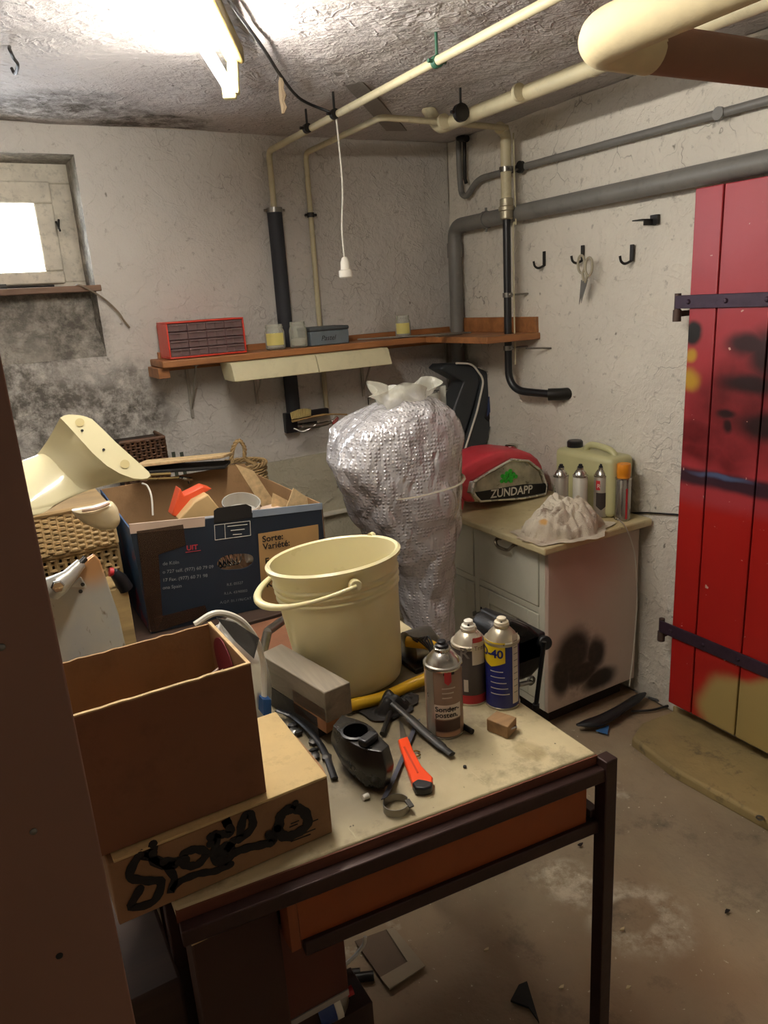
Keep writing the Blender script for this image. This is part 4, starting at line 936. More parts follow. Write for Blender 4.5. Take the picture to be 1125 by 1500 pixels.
# flat graffiti box
gx0, gx1, gy0, gy1 = .046, .350, .846, 1.05; gzt = TZ + .098
g_m = mat('tan_cardboard', '#94704e', .85, var=.08, vs=6, bump=.12, bs=150, dirt=.15)
GB = thing('graffiti_box', 'flat closed cardboard box with black scrawled tag at the bench front', 'box', ((gx0 + gx1) / 2, .95, TZ))
obj('carton', M().box(gx0, gx1, gy0, gy1, TZ + .001, gzt - .004), g_m, GB, bevel=.002)
lidm = M().prism([(gx0 + .008, gy0 - .002, gzt - .003), (gx1 - .001, gy0 - .001, gzt - .003), (gx1 + .003, gy1, gzt - .003), (gx0, gy1, gzt - .003)], (0, 0, .004))
obj('lid_flap', lidm, mat('pale_carton_top', '#c6ab78', .85, var=.12, vs=9, bump=.25, bs=50, dirt=.3), GB, bevel=.001)
obj('end_flap', M().prism([(gx1 + .0005, gy0 + .004, TZ + .02), (gx1 + .006, gy0 + .02, TZ + .02), (gx1 + .006, gy0 + .03, gzt - .006), (gx1 + .0005, gy0 + .004, gzt - .004)], (0, .1, 0)), g_m, GB)
# graffiti strokes: ribbons laid on the front face, measured in photo pixels
yg = gy0 - .0012; tagm = M()
def ribbon(m, P, w_, n, th=.0006):
    P = [V(p) for p in P]; n = V(n).normalized(); rings = []
    for i, p in enumerate(P):
        t_ = (P[min(i + 1, len(P) - 1)] - P[max(i - 1, 0)]).normalized(); sd = t_.cross(n).normalized() * w_ * (1 + .12 * math.sin(i * 1.7))
        rings.append([p - sd, p + sd, p + sd + n * th, p - sd + n * th])
    m.loft(rings)
def stroke(pts, wd, m, Y=yg):
    P = [oy(*p, Y) for p in cr([V((x, y, 0)) for x, y in pts], 5) and [(q.x, q.y) for q in cr([V((x, y, 0)) for x, y in pts], 5)]]
    ribbon(m, P, wd, (0, -1, 0))
    for q_ in (P[0], P[-1]): m.prism([q_ + V((wd * math.cos(a_), -.0002, wd * math.sin(a_))) for a_ in [k * math.pi / 5 for k in range(10)]], (0, -.0005, 0))
Wd = .0058
for s_, w_ in (([(224, 1250), (205, 1252), (190, 1283), (215, 1290), (236, 1292), (225, 1320), (193, 1328), (205, 1302)], Wd),
               ([(224, 1236), (226, 1262), (250, 1268), (262, 1262)], Wd), ([(205, 1252), (235, 1262), (255, 1285), (250, 1305), (262, 1292), (290, 1280), (315, 1276), (338, 1266)], Wd * .9),
               ([(240, 1262), (262, 1262), (275, 1268), (290, 1266), (302, 1250), (288, 1244), (270, 1250), (272, 1262)], Wd),
               ([(308, 1226), (316, 1222), (330, 1222), (338, 1218), (330, 1200), (336, 1212)], Wd), ([(308, 1236), (318, 1226), (314, 1258), (330, 1262), (340, 1250), (334, 1238), (322, 1244)], Wd),
               ([(322, 1258), (342, 1232), (356, 1226), (370, 1210), (366, 1192), (356, 1200), (350, 1230)], Wd), ([(340, 1250), (362, 1242), (390, 1236), (400, 1232), (394, 1222)], Wd * 1.1),
               ([(405, 1215), (416, 1225), (432, 1222), (450, 1208), (446, 1190), (428, 1184), (412, 1194), (408, 1212)], Wd * 1.3), ([(426, 1188), (433, 1176)], Wd * .8)):
    stroke(s_, w_, tagm)
obj('tag_lettering', tagm, ink_black, GB)
pr_ = M()
for (a_, b_) in (((426, 1207), (438, 1202)), ((424, 1212), (436, 1207)), ((452, 1206), (466, 1200)), ((426, 1229), (462, 1214)), ((426, 1233), (455, 1222))):
    pr_.bar(oy(*a_, yg), oy(*b_, yg), .001, .0012)
obj('small_print', pr_, ink_black, GB)
# open carton on top
cx1 = .262; cy0 = .858; cz0 = gzt + .003
pTR = oy(374, 971, cy0); cz1 = pTR.z
bkR = oz(305, 913, cz1); cy1 = bkR.y
cx0 = -.02
CB = thing('open_carton', 'open empty brown cardboard box standing on the flat graffiti box', 'box', ((cx0 + cx1) / 2, (cy0 + cy1) / 2, cz0))
tk = .004
cbm = M().box(cx0, cx1, cy0, cy0 + tk, cz0, cz1)
def torn(x0, x1, y, z, nrm_y, n=24, amp=.0018):
    pass
obj('front_wall', M().prism([(cx0, cy0, cz0), (cx1, cy0, cz0)] + [(cx1 + (cx0 - cx1) * k / 24, cy0, cz1 + .0016 * noise.noise(V((k * .9, 3, 0)))) for k in range(25)], (0, tk, 0)), card_brown, CB)
obj('back_wall', M().prism([(cx0, cy1, cz0), (cx1 - .004, cy1, cz0)] + [(cx1 - .004 + (cx0 - cx1) * k / 24, cy1, cz1 + .002 * noise.noise(V((k * .9, 9, 0)))) for k in range(25)], (0, -tk, 0)), cardboard, CB)
obj('side_wall', M().prism([(cx1, cy0 + tk, cz0), (cx1 - .002, cy1, cz0), (cx1 - .004, cy1, cz1), (cx1, cy0 + tk, cz1)], (-tk, 0, 0)), cardboard, CB)
obj('side_wall', M().box(cx0, cx0 + tk, cy0 + tk, cy1 - tk, cz0, cz1), cardboard, CB)
obj('base', M().box(cx0 + tk, cx1 - tk, cy0 + tk, cy1 - tk, cz0, cz0 + .004), cardboard, CB)
em_ = M()
for k in range(24):
    xa = cx1 + (cx0 - cx1) * k / 24; xb = cx1 + (cx0 - cx1) * (k + 1) / 24
    em_.bar((xa, cy0 + tk / 2, cz1 + .0012 + .0016 * noise.noise(V((k * .9, 3, 0)))), (xb, cy0 + tk / 2, cz1 + .0012 + .0016 * noise.noise(V(((k + 1) * .9, 3, 0)))), tk + .0006, .002)
em_.bar((cx1 - tk / 2, cy0, cz1 + .0008), (cx1 - tk / 2 - .003, cy1, cz1 + .0008), tk + .0006, .002)
obj('cut_edge', em_, card_edge, CB)
rp_ = M(); c = V((cx1 - tk - .003, (cy0 + cy1) / 2 + .02, cz1 - .042))
rp_.prism([c + V((0, .042 * math.cos(a) * (1 + .1 * math.sin(3 * a)), .04 * math.sin(a))) for a in [k * math.pi / 12 for k in range(24)]], (-.0012, 0, 0))
obj('red_print', rp_, mat('dark_red_print', '#7d1f2a', .7), CB)
sp_ = M()
for k in range(5):
    p = V((cx1 - .03 + .012 * rnd.random(), cy1 - .04 - .015 * k * .6, cz1 - .07 + .008 * rnd.random())); sp_.prism([p, p + V((.012, .004, .002)), p + V((.014, -.006, .016)), p + V((.004, -.004, .010))], (.0, .002, .001))
tag(obj('paper_scrap', sp_, mat('pink_white_paper', '#e3cfc6', .8)), 'torn white paper scraps inside the open brown box', 'paper', None)
# plastic bag bulging behind the carton
bgm = M(); bc = oy(332, 985, 1.20)
def bag(u, v):
    a = u * 2 * math.pi; ph = (v) * math.pi * .97
    r = 1 + .10 * math.sin(a * 3 + ph * 2) + .16 * noise.noise(V((math.cos(a) * 2, math.sin(a) * 2, ph * 1.6))) + .07 * abs(noise.noise(V((math.cos(a) * 7, math.sin(a) * 7, ph * 2))))
    return V((bc.x + math.sin(ph) * math.cos(a) * .072 * r, bc.y + math.sin(ph) * math.sin(a) * .055 * r, max(TZ + .002, bc.z - .035 + math.cos(ph) * .118 * r)))
bgm.grid(72, 40, bag)
PB = thing('plastic_bag', 'translucent white plastic bag standing behind the open brown box', 'bag', (bc.x, bc.y, TZ))
obj('bag_film', bgm, glassy('bag_film', '#d4d2ca', .55, .22, bump=.5, bs=30), PB, ang=180)
obj('bag_rim', M().tube(cr([oy(285, 915, 1.16), oy(316, 898, 1.16), oy(350, 907, 1.16), oy(374, 935, 1.16), oy(385, 970, 1.16), oy(387, 1010, 1.15), oy(386, 1040, 1.14)]), [.004, .005, .006] + [.0065] * 60, 8, flat=.7) if 0 else M().tube(cr([oy(285, 915, 1.16), oy(316, 898, 1.16), oy(350, 907, 1.16), oy(374, 935, 1.16), oy(385, 970, 1.16), oy(387, 1010, 1.15), oy(386, 1030, 1.14)]), .0055, 8), mat('white_bag_edge', '#dedacd', .35), PB)
obj('dark_sheet', M().prism([oy(318, 906, 1.15), oy(345, 912, 1.14), oy(380, 935, 1.12), oy(372, 965, 1.11), oy(345, 940, 1.13)], (0, .006, 0)), glassy('dark_film', '#3b3a38', .8, .3), PB)
obj('blue_panel', M().prism([oy(385, 1025, 1.13), oy(397, 1025, 1.13), oy(398, 1052, 1.12), oy(386, 1048, 1.12)], (0, .03, 0)), mat('blue_print', '#1f4f86', .5), PB)

# ================================================================== TOOLS ON THE BENCH
# squared timber
ba, bb_ = oz(452, 1004, .905), oz(512, 1000, .905)
TB = thing('timber_block', 'short squared timber beam with sawn end lying on the bench', 'timber', (.4, 1.1, TZ))
tw_ = wood('grey_timber', '#857a69', .75, 1, 26, .4)
E0 = oz(475, 1015, .905); E1 = oz(513, 999, .905); K0 = oz(392, 965, .905)
dirb = (K0 - E0).normalized(); K1 = E1 + dirb * (K0 - E0).length * 1.05; K0b = K0 + dirb * .03; K1b = K1 + dirb * .03
hb = .060
obj('beam', M().prism([E0, E1, K1b, K0b], (0, 0, -hb)), tw_, TB, bevel=.002)
E0n = E0 + dirb * .012 ; E1n = E1 + dirb * .02
obj('beam_tenon', M().prism([E0 + dirb * .004 + V((0, 0, -.034)), E0 + (E1 - E0) * .62 + dirb * .003 + V((0, 0, -.030)), E0 + (E1 - E0) * .62 + dirb * .003 + V((0, 0, -.075)), E0 + dirb * .004 + V((0, 0, -.082))], dirb * .10), wood('fresh_timber', '#a5714a', .75, 1, 26), TB)
obj('under_beam', M().prism([E0 + dirb * .03 + V((0, 0, -hb - .001)), E1 + dirb * .03 + V((-.01, 0, -hb - .001)), K1b + V((-.01, 0, -hb - .001)), K0b + V((0, 0, -hb - .001))], (0, 0, -(.905 - hb - TZ) + .004)), mat('dark_scrap', '#2c2723', .7, bump=.4), TB)
# black casing with round opening
def bz(px, py, z): return oz(px, py, z)
BP = thing('black_casing', 'black plastic airbox casing with round opening in front of the bucket', 'casing', (.42, .97, TZ))
zc = TZ + .078
top = [bz(487, 1062, zc), bz(500, 1046, zc), bz(520, 1052, zc), bz(548, 1062, zc), bz(556, 1078, zc), bz(571, 1092, zc), bz(560, 1102, zc), bz(528, 1098, zc), bz(505, 1083, zc)]
cen = sum(top, V()) / len(top)
def shr(k, dz, sh=V((0, 0, 0))): return [cen + (p - cen) * k + V((0, 0, dz)) + sh for p in top]
obj('housing', M().loft([shr(.55, -.077, V((.0, -.008, 0))), shr(.86, -.068, V((.0, -.006, 0))), shr(1.12, -.036), shr(1.12, -.028), shr(1.0, -.006), shr(.97, 0)]), mat('greasy_black', '#1b1816', .3, var=.3, bump=.12), BP, bevel=.004, sub=1)
hc_ = bz(521, 1073, zc)
obj('port_collar', M().lathe([(.024, -.004), (.0245, .003), (.0205, .004), (.0200, -.002)], (hc_.x, hc_.y, zc), 28, cap=False), black_plastic, BP)
obj('port_hole', M().lathe([(.0205, .0), (.0205, .0022), (.0001, .0022)], (hc_.x, hc_.y, zc - .001), 28), mat('void_black', '#020202', .9, var=0, Specular_IOR_Level=0.0), BP)
cl = bz(541, 1085, zc + .003)
obj('clip', M().box(cl.x - .017, cl.x + .015, cl.y - .008, cl.y + .01, zc, zc + .012, Matrix.Rotation(.35, 3, 'Z')), black_plastic, BP, bevel=.003)
# stubby bulb left of casing: white cap piece
pc_ = oz(535, 1168, TZ + .004)
tag(obj('plastic_plug', M().tube([pc_ + V((-.004, 0, .001)), pc_ + V((.006, 0, .001))], .0045, 12), white_p), 'tiny white plug on the bench below the black casing', 'plug')
# orange cutter knife
CU = thing('cutter_knife', 'orange box cutter with black end lying on the bench', 'cutter', oz(610, 1110, TZ))
cz = TZ + .014
obj('grip', M().prism([bz(583, 1083, cz), bz(597, 1078, cz), bz(606, 1100, cz), bz(618, 1122, cz), bz(634, 1138, cz), bz(632, 1148, cz), bz(604, 1147, cz), bz(594, 1118, cz)], (0, 0, -.012)), mat('orange_grip', '#f04a18', .35, var=.05), CU, bevel=.002)
obj('end_cap', M().prism([bz(603, 1146, cz + .001), bz(612, 1140, cz + .001), bz(624, 1142, cz + .001), bz(634, 1145, cz + .001), bz(633, 1152, cz + .001), bz(622, 1155, cz + .001), bz(608, 1154, cz + .001)], (0, 0, -.014)), black_plastic, CU, bevel=.003)
obj('blade', M().prism([bz(586, 1083, cz - .004), bz(595, 1080, cz - .004), bz(590, 1060, cz - .004), bz(585, 1055, cz - .004)], (0, 0, -.002)), steel, CU)
obj('slider_slot', M().bar(bz(592, 1094, cz + .0003), bz(612, 1132, cz + .0003), .003, .001), mat('dark_orange', '#c23410', .4), CU)
# metal strap with ring clamp
HC = thing('hose_clamp', 'steel band clamp with a ring end and blue-grey strap on the bench', 'clamp', oz(582, 1198, TZ))
rc0 = oz(581, 1186, TZ); rr = .0185
obj('band_ring', M().loft([[V((rc0.x + (rr + d_) * math.cos(a) * 1.05, rc0.y + (rr + d_) * math.sin(a), TZ + z_)) for d_, z_ in ((0, .001), (.0012, .001), (.0012, .014), (0, .014))] for a in [k * 2 * math.pi / 40 for k in range(39)]]), steel, HC)
obj('strap', M().loft([[p + V((s_ * .0055, 0, z_)) for s_, z_ in ((-1, 0), (1, 0), (1, .0015), (-1, .0015))] for p in cr([oz(563, 1170, TZ + .016), oz(577, 1140, TZ + .008), oz(590, 1110, TZ + .006), oz(600, 1085, TZ + .006), oz(612, 1055, TZ + .006)])]), mat('bluegrey_steel', '#555763', .35, .7), HC)
obj('screw_tab', M().bar(oz(596, 1172, TZ + .014), oz(603, 1182, TZ + .012), .008, .003), dark_steel, HC)
sr_ = oz(609, 1104, TZ + .004)
tag(obj('brass_ring', M().tube([sr_ + V((.008 * math.cos(a), .008 * math.sin(a), 0)) for a in [k * math.pi / 10 for k in range(18)]], .0015, 6), mat('brass_wire', '#9b7a3a', .35, .8)), 'small brass split ring beside the orange cutter', 'ring')
# black lever
LV = M().tube(cr([bz(575, 1030, TZ + .03), bz(600, 1052, TZ + .018), bz(625, 1075, TZ + .010), bz(650, 1096, TZ + .008), bz(662, 1105, TZ + .009)]), [.007] * 8 + [.009] * 8 + [.009] * 8 + [.007] * 9, 10, flat=.5)
tag(obj('brake_lever', LV, mat('worn_black_rubber', '#24221f', .5, bump=.2)), 'curved black lever lying before the spray cans', 'lever')
# small wooden block with nail
q0 = oz(735, 1083, TZ); 
WBk = thing('wood_block', 'small wooden block with a nail end in front of the blue can', 'block', q0)
A = [oz(713, 1070, TZ + .001), oz(744, 1083, TZ + .001), oz(757, 1068, TZ + .001), oz(728, 1058, TZ + .001)]
A = [V((p.x, p.y, TZ + .001)) for p in A]; 
obj('block', M().prism(A, (0, 0, .024)), wood('block_wood', '#8a6a45', .7, 0, 30), WBk, bevel=.0015)
nl = (A[1] + A[2]) / 2 + V((0, 0, .012)); obj('nail', M().tube([nl - V((.004, 0, 0)), nl + V((.007, -.001, 0))], .002, 8).tube([nl + V((.006, -.001, 0)), nl + V((.0075, -.001, 0))], .0038, 10), chrome, WBk)
# dark nub things
tag(obj('bolt_stub', M().tube([oz(676, 1062, TZ + .007), oz(692, 1072, TZ + .006)], .005, 10), dark_steel), 'short dark bolt lying between the spray cans', 'bolt')
tag(obj('dark_crumb', M().lathe([(.0001, 0), (.003, .001), (.003, .004), (.0001, .005)], oz(681, 1125, TZ), 8), ink_black), 'tiny black crumb on the bench top', 'crumb')
# spray cans on the bench
c1p = V((.632, .972, TZ)); h1 = oy(643, 946, c1p.y).z - TZ
c1x = oy(650, 1010, c1p.y).x; c1p.x = c1x
beige = mat('beige_can', '#8f7460', .4, .25, var=.06)
A1_ = can('spray_can', 'beige spray can with black nozzle and lettering nearest on the bench', tuple(c1p), .033, h1, beige, can_dome, black_plastic, (.008, .011), 'spray cans on the workbench')
th1 = math.atan2(-c1p.y, -c1p.x)
patch('silver_side', c1p, .033, -1.1, -.55, .006, h1 * .79, bare, A1_)
patch('white_band', c1p, .033, -.55, .95, .040, .068, mat('off_white_print', '#d6cabb', .5), A1_)
patch('dark_band', c1p, .033, -.5, .9, .016, .038, mat('dark_brown_print', '#4a3026', .5), A1_)
patch('low_band', c1p, .033, -.5, .9, .006, .014, mat('tan_print', '#b58a6c', .5), A1_)
patch('red_tag', c1p, .033, .05, .42, .112, .135, mat('red_print', '#b8272f', .5), A1_, .001, .006)
patch('black_run', c1p, .033, .0, .6, .125, h1 * .79, ink_black, A1_, .0008)
txt('lettering', 'Sonder-', .0135, TZ + .0555, None, None, ink_black, A1_, .0014, bold=.02, bend=(V((c1p.x, c1p.y, 0)), .033, th1 - .50))
txt('lettering', 'posten,', .0135, TZ + .0445, None, None, ink_black, A1_, .0014, bold=.02, bend=(V((c1p.x, c1p.y, 0)), .033, th1 - .50))
for k in range(3): patch('print_line', c1p, .033, -.1, .62 - .1 * k, .099 - k * .009, .1015 - k * .009, mat('soft_white_print', '#c4b2a2', .6), A1_, .001)
c2p = V((0, 1.035, TZ)); c2p.x = oy(689, 1010, c2p.y).x; h2 = oy(680, 921, c2p.y).z - TZ
A2_ = can('spray_can', 'dark grey spray can with white nozzle, middle of the bench cans', tuple(c2p), .0335, h2, mat('dark_grey_can', '#4c433e', .45, .2), mat('cream_dome', '#cfc6b2', .3, .6), white_p, (.009, .014), 'spray cans on the workbench')
th2 = math.atan2(-c2p.y, -c2p.x)
patch('red_band', c2p, .0335, -1.2, 1.2, .004, .022, mat('red_print', '#b8272f', .5), A2_)
patch('white_label', c2p, .0335, .15, .95, .085, .130, mat('off_white_print', '#d6cabb', .5), A2_)
patch('red_tag', c2p, .0335, .2, .8, .130, .140, mat('red_print', '#b8272f', .5), A2_)
patch('white_label', c2p, .0335, -.35, -.1, .030, .055, mat('off_white_print', '#d6cabb', .5), A2_)
txt('lettering', 'Treib', .012, TZ + .115, None, None, mat('dark_red_print2', '#6a2c28', .6), A2_, .0014, bend=(V((c2p.x, c2p.y, 0)), .0335, th2 + .25))
txt('lettering', 'R', .030, TZ + .10, None, None, mat('grey_print', '#7b726a', .6), A2_, .0014, bold=.02, bend=(V((c2p.x, c2p.y, 0)), .0335, th2 - .55))
c3p = V((0, .985, TZ)); c3p.x = oy(736, 1000, c3p.y).x; h3 = oy(735, 911, c3p.y).z - TZ
blue_can = mat('deep_blue_can', '#1b2168', .35, var=.05)
A3_ = can('spray_can', 'blue and yellow lubricant spray can with cream nozzle beside the vise', tuple(c3p), .0315, h3, blue_can, mat('warm_dome', '#bcb29c', .3, .7), mat('cream_noz', '#d8cdb4', .4), (.009, .012), 'spray cans on the workbench')
th3 = math.atan2(-c3p.y, -c3p.x)
patch('yellow_shield', c3p, .0315, -1.5, .18, .098, .138, mat('label_yellow', '#e8c81c', .4), A3_, .0008, .010)
patch('white_strip', c3p, .0315, .62, 1.1, .012, .152, mat('off_white_print', '#d6cabb', .5), A3_)
txt('lettering', 'WD-40', .0225, TZ + .108, None, None, blue_can, A3_, .0014, bold=.03, bend=(V((c3p.x, c3p.y, 0)), .0315, th3 - 2.15))
for k in range(5): patch('print_line', c3p, .0315, -.72, .05 + .09 * k, .079 - k * .0115, .0808 - k * .0115, ink_white, A3_, .001)
for k in range(9): patch('small_print', c3p, .0315, .70, 1.0, .138 - k * .013, .1395 - k * .013, mat('grey_print', '#7b726a', .6), A3_, .0012)

# cream bucket
bucket_m = mat('bucket_cream', '#e4d9ab', .32, var=.03, Transmission_Weight=.0, Subsurface_Weight=.25, Subsurface_Radius=(.03, .025, .012))
bb0 = V((.600, 1.262, .829)); 
pb = oz(540, 1005, .829)
# axis from photo: bottom centre to rim centre
base_c = oy(517, 992, 1.25)
rim_c = oy(487, 811, 1.275)
print('bucket', base_c, rim_c)
ax = (rim_c - base_c); bh = ax.length; ax.normalize()
Rb = V((0, 0, 1)).rotation_difference(ax).to_matrix()
BK = thing('bucket', 'large cream plastic bucket with swing handle standing on the bench', 'bucket', base_c)
r1, r0 = .130, .104
def rad(z): return r0 + (r1 - r0) * (z / bh)
prof = [(.0001, 0), (r0 * .88, 0), (r0 * .97, .004), (r0, .014)]
for z in np.linspace(.02, bh * .70, 10): prof.append((rad(z), z))
for k in range(3):
    z = bh * (.73 + k * .05); prof += [(rad(z), z), (rad(z) + .0028, z + .003), (rad(z) + .0028, z + .006), (rad(z), z + .009)]
prof += [(rad(bh * .9), bh * .90), (rad(bh) - .001, bh - .012), (rad(bh) + .006, bh - .011), (rad(bh) + .007, bh - .004), (rad(bh) + .002, bh), (rad(bh) - .003, bh - .003), (rad(bh) - .004, bh - .02), (rad(bh * .7) - .004, bh * .7), (r0 - .002, .01), (.0001, .008)]
obj('pail', M().lathe(prof, base_c, 64, Rb, cap=False), bucket_m, BK, ang=50)
def onb(a, z, r): return base_c + Rb @ V((r * math.cos(a), r * math.sin(a), z))
# handle ears: right-front one seen at px (516,843)
def ang_of(px, py):
    best = None
    for k in range(360):
        a = math.radians(k); p = onb(a, bh - .03, rad(bh) + .006); c = RM.T @ (np.array(p) - EYE); u = 562.5 + FPX * c[0] / c[2]; v = 750 + FPX * c[1] / c[2]
        d_ = (u - px) ** 2 + (v - py) ** 2
        if best is None or d_ < best[0]: best = (d_, a)
    return best[1]
aE = ang_of(516, 843); aF = aE + math.pi
for a_ in (aE, aF):
    p = onb(a_, bh - .03, rad(bh) - .0); q_ = onb(a_, bh - .03, rad(bh) + .016)
    obj('handle_pivot', M().tube([p, q_], .012, 16), bucket_m, BK, bevel=.002)
def bail(t_):
    # semicircular bail hanging to the left/front side
    a = aE - t_ * math.pi; R_ = rad(bh) + .016; s_ = math.sin(t_ * math.pi)
    return onb(a, bh - .03 - .03 * s_ ** 1.2, R_ + .016 * s_)
hp = [bail(k / 40) for k in range(41)]
obj('bail_handle', M().tube(hp, [.0042 + .004 * math.sin(k / 40 * math.pi) ** 4 for k in range(41)], 10), bucket_m, BK)
obj('spout_nub', M().tube([onb(aE - math.pi * .0 + 2.2, bh - .004, rad(bh)), onb(aE + 2.2, bh - .004, rad(bh) + .012)], .008, 10), bucket_m, BK)
# scrap beneath and behind the bucket
yel = mat('yellow_hose', '#cfa21a', .4, var=.1, dirt=.2)
tag(obj('yellow_hose', M().tube(cr([bz(505, 1035, TZ + .016), bz(560, 1022, TZ + .012), bz(600, 1004, TZ + .014), bz(640, 985, TZ + .035), bz(648, 962, TZ + .055), bz(630, 945, TZ + .06), bz(596, 940, TZ + .06)]), .0115, 12), yel), 'yellow hose curling out from under the cream bucket', 'hose')
def motor():
    P = thing('small_motor', 'grey metal motor part between bucket and spray cans', 'motor', (.66, 1.2, TZ))
    c = oy(622, 992, 1.20); 
    obj('housing', M().lathe([(.03, 0), (.037, .004), (.037, .06), (.030, .066), (.012, .068), (.012, .08), (.0001, .08)], V((c.x, 1.20, TZ + .0345)) + V((-.03, .02, 0)), 24, Matrix.Rotation(math.radians(90), 3, 'Y')), steel, P)
    obj('mount', M().box(c.x - .04, c.x + .03, 1.17, 1.25, TZ + .001, TZ + .012), dark_steel, P, bevel=.002)
motor()
wires = M(); 
for k in range(6):
    z_ = TZ + .04 + .01 * k; wires.tube(cr([oz(596 + k * 5, 930 + k * 2, z_ + .02), oz(608 + k * 4, 938 - k, z_ + .03), oz(622 + k * 3, 946 + k * 2, z_ + .01), oz(632, 950 + k * 4, z_)]), .0022, 6)
tag(obj('wire_tangle', wires, black_plastic, kind='stuff'), 'tangle of thin black wires behind the bucket', 'wires')
tag(obj('dark_mound', rag(oz(572, 1036, TZ + .001), .060, .042, .030, 5.5, 30), mat('clutter_shade_dark', '#1e1b19', .6, bump=.4), ang=180), 'dark mound added for clutter and shade in front of the bucket', 'mound')  # dark mound added to stand for clutter and shade below the bucket
# plank under bucket so it stands
# Dark flat tins that carry the bucket
tag(obj('dark_tin', M().lathe([(.085, 0), (.09, .003), (.09, .024), (.085, .027), (.0001, .027)], (base_c.x, base_c.y, TZ + .001), 36), mat('dark_tin', '#2a2622', .4, .5)), 'flat dark tin under the cream bucket', 'tin')
# chain of small dark parts left of casing
for k in range(12):
    px = 405 + k * 6 + rnd.uniform(-12, 12); py = 1052 + k * 5 + rnd.uniform(-12, 14); p = oz(px, py, TZ + .006); a_ = rnd.uniform(0, 3)
    o_ = M().lathe([(.004, 0), (.009, .001), (.009, .006), (.004, .008)], p + V((0, 0, -.004)), 6, Matrix.Rotation(rnd.uniform(-.5, .5), 3, 'X'))
    tag(obj('small_nut', o_, dark_steel if k % 3 else steel), 'small grimy metal nut in the heap left of the black casing', 'nut', 'grimy nuts beside the casing')
tag(obj('black_strap', M().tube(cr([bz(405, 1040, TZ + .02), bz(430, 1050, TZ + .012), bz(455, 1072, TZ + .012), bz(475, 1100, TZ + .006), bz(490, 1140, TZ + .006)]), .006, 8, flat=.4), black_plastic), 'black rubber strap trailing beside the flat box', 'strap')
tag(obj('screwdriver_shaft', M().tube([bz(560, 1075, TZ + .008), bz(575, 1035, TZ + .012)], .005, 8), dark_steel), 'dark steel shaft lying left of the cutter', 'shaft')
# vise
vm_ = mat('black_cast_iron', '#1c1b1c', .42, .4, var=.3, bump=.3, bs=70)
VC = oy(775, 950, 1.19)
VI = thing('bench_vise', 'black cast iron bench vise at the back right corner of the bench', 'vise', (VC.x, 1.19, TZ))
yv = 1.16
def vp(l, y=yv): return [oy(*p, y) for p in l]
obj('vise_body', M().prism(vp([(718, 925), (728, 912), (752, 909), (778, 918), (792, 930), (797, 950), (793, 978), (780, 992), (765, 998), (735, 995), (722, 985)]), (0, .075, 0)), vm_, VI, bevel=.010, seg=3)
obj('vise_jaw', M().prism(vp([(745, 914), (752, 911), (776, 920), (770, 934), (742, 926)], yv - .02), (0, .10, 0)), vm_, VI, bevel=.004)
bz0 = vp([(740, 990)])[0].z
obj('vise_base', M().box(.735, VC.x + .025, yv + .0, yv + .1, TZ + .001, bz0 + .01), vm_, VI, bevel=.006)
obj('spindle', M().tube([oy(785, 938, yv + .03), oy(800, 942, yv - .02)], .016, 16), vm_, VI, bevel=.003)
obj('handle_bar', M().tube([oy(797, 940, yv - .03), oy(785, 1034, yv - .03)], .0055, 10), vm_, VI)
obj('handle_knob', M().lathe([(.0001, -.008), (.008, -.005), (.008, .005), (.0001, .008)], oy(785, 1034, yv - .03), 12), vm_, VI)
obj('clamp_screw', M().tube(vp([(760, 1003), (778, 999)], yv - .02), .0055, 10).tube([oy(778, 997, yv - .02) + V((.009 * math.cos(a), 0, .009 * math.sin(a))) for a in [k * math.pi / 8 for k in range(17)]], .003, 8, cap=False), steel, VI)

# ================================================================== LOW TABLE AND CLUTTER BEHIND
LT = thing('low_table', 'dark wooden low table behind the workbench carrying cartons and baskets', 'table', (.4, 2.2, 0))
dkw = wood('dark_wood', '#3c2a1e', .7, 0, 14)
obj('table_top', M().box(-.45, .93, 1.88, 2.80, .665, .69), dkw, LT, bevel=.003)
for x_ in (-.42, .90):
    for y_ in (1.91, 2.77): obj('leg', M().box(x_ - .025, x_ + .025, y_ - .025, y_ + .025, 0, .665), dkw, LT, bevel=.003)
# fruit carton
FZ = .692
A = oy(190, 775, 1.97); Bq = oy(472, 738, 1.93); 
Cb = V((.865, 2.36, oy(400, 690, 2.36).z)); Db = oy(190, 700, 2.38)
CR = oy(345, 677, 2.36); DL = V((A.x - .005, 2.36, CR.z - .015))
FC = thing('fruit_carton', 'torn dark blue fruit carton full of odds and ends', 'box', ((A.x + Bq.x) / 2, 2.15, FZ))
navy = mat('navy_print', '#1c2632', .5, var=.12, vs=5, dirt=.1)
t = NT('blue_side_print'); cc = t.mix(t.rng(t.noise(6, 4), .35, .65), H('#1f4a78'), H('#2f4f70')); cc = t.mix(t.rng(t.noise(9, 3, co=t.warp(8, .2)), .58, .62), cc, H('#8f3a4a')); blue_side = t.out(cc, .4)
bl_, br_ = V((A.x + .012, A.y + .0, FZ)), V((Bq.x + .0, Bq.y, FZ))
fwd = V((0, .004, 0))
def fpt(u, v):      # u,v on the front wall
    a = bl_.lerp(br_, u); b = A.lerp(Bq, u); return a.lerp(b, v)
def px2front(px, py):
    # intersect ray with front plane
    n = (Bq - A).cross(bl_ - A).normalized(); r = V(ray(px, py)); o = V(EYE); return o + r * ((A - o).dot(n) / r.dot(n))
nrm = (Bq - A).cross(A - bl_).normalized(); nrm = nrm if nrm.y < 0 else -nrm
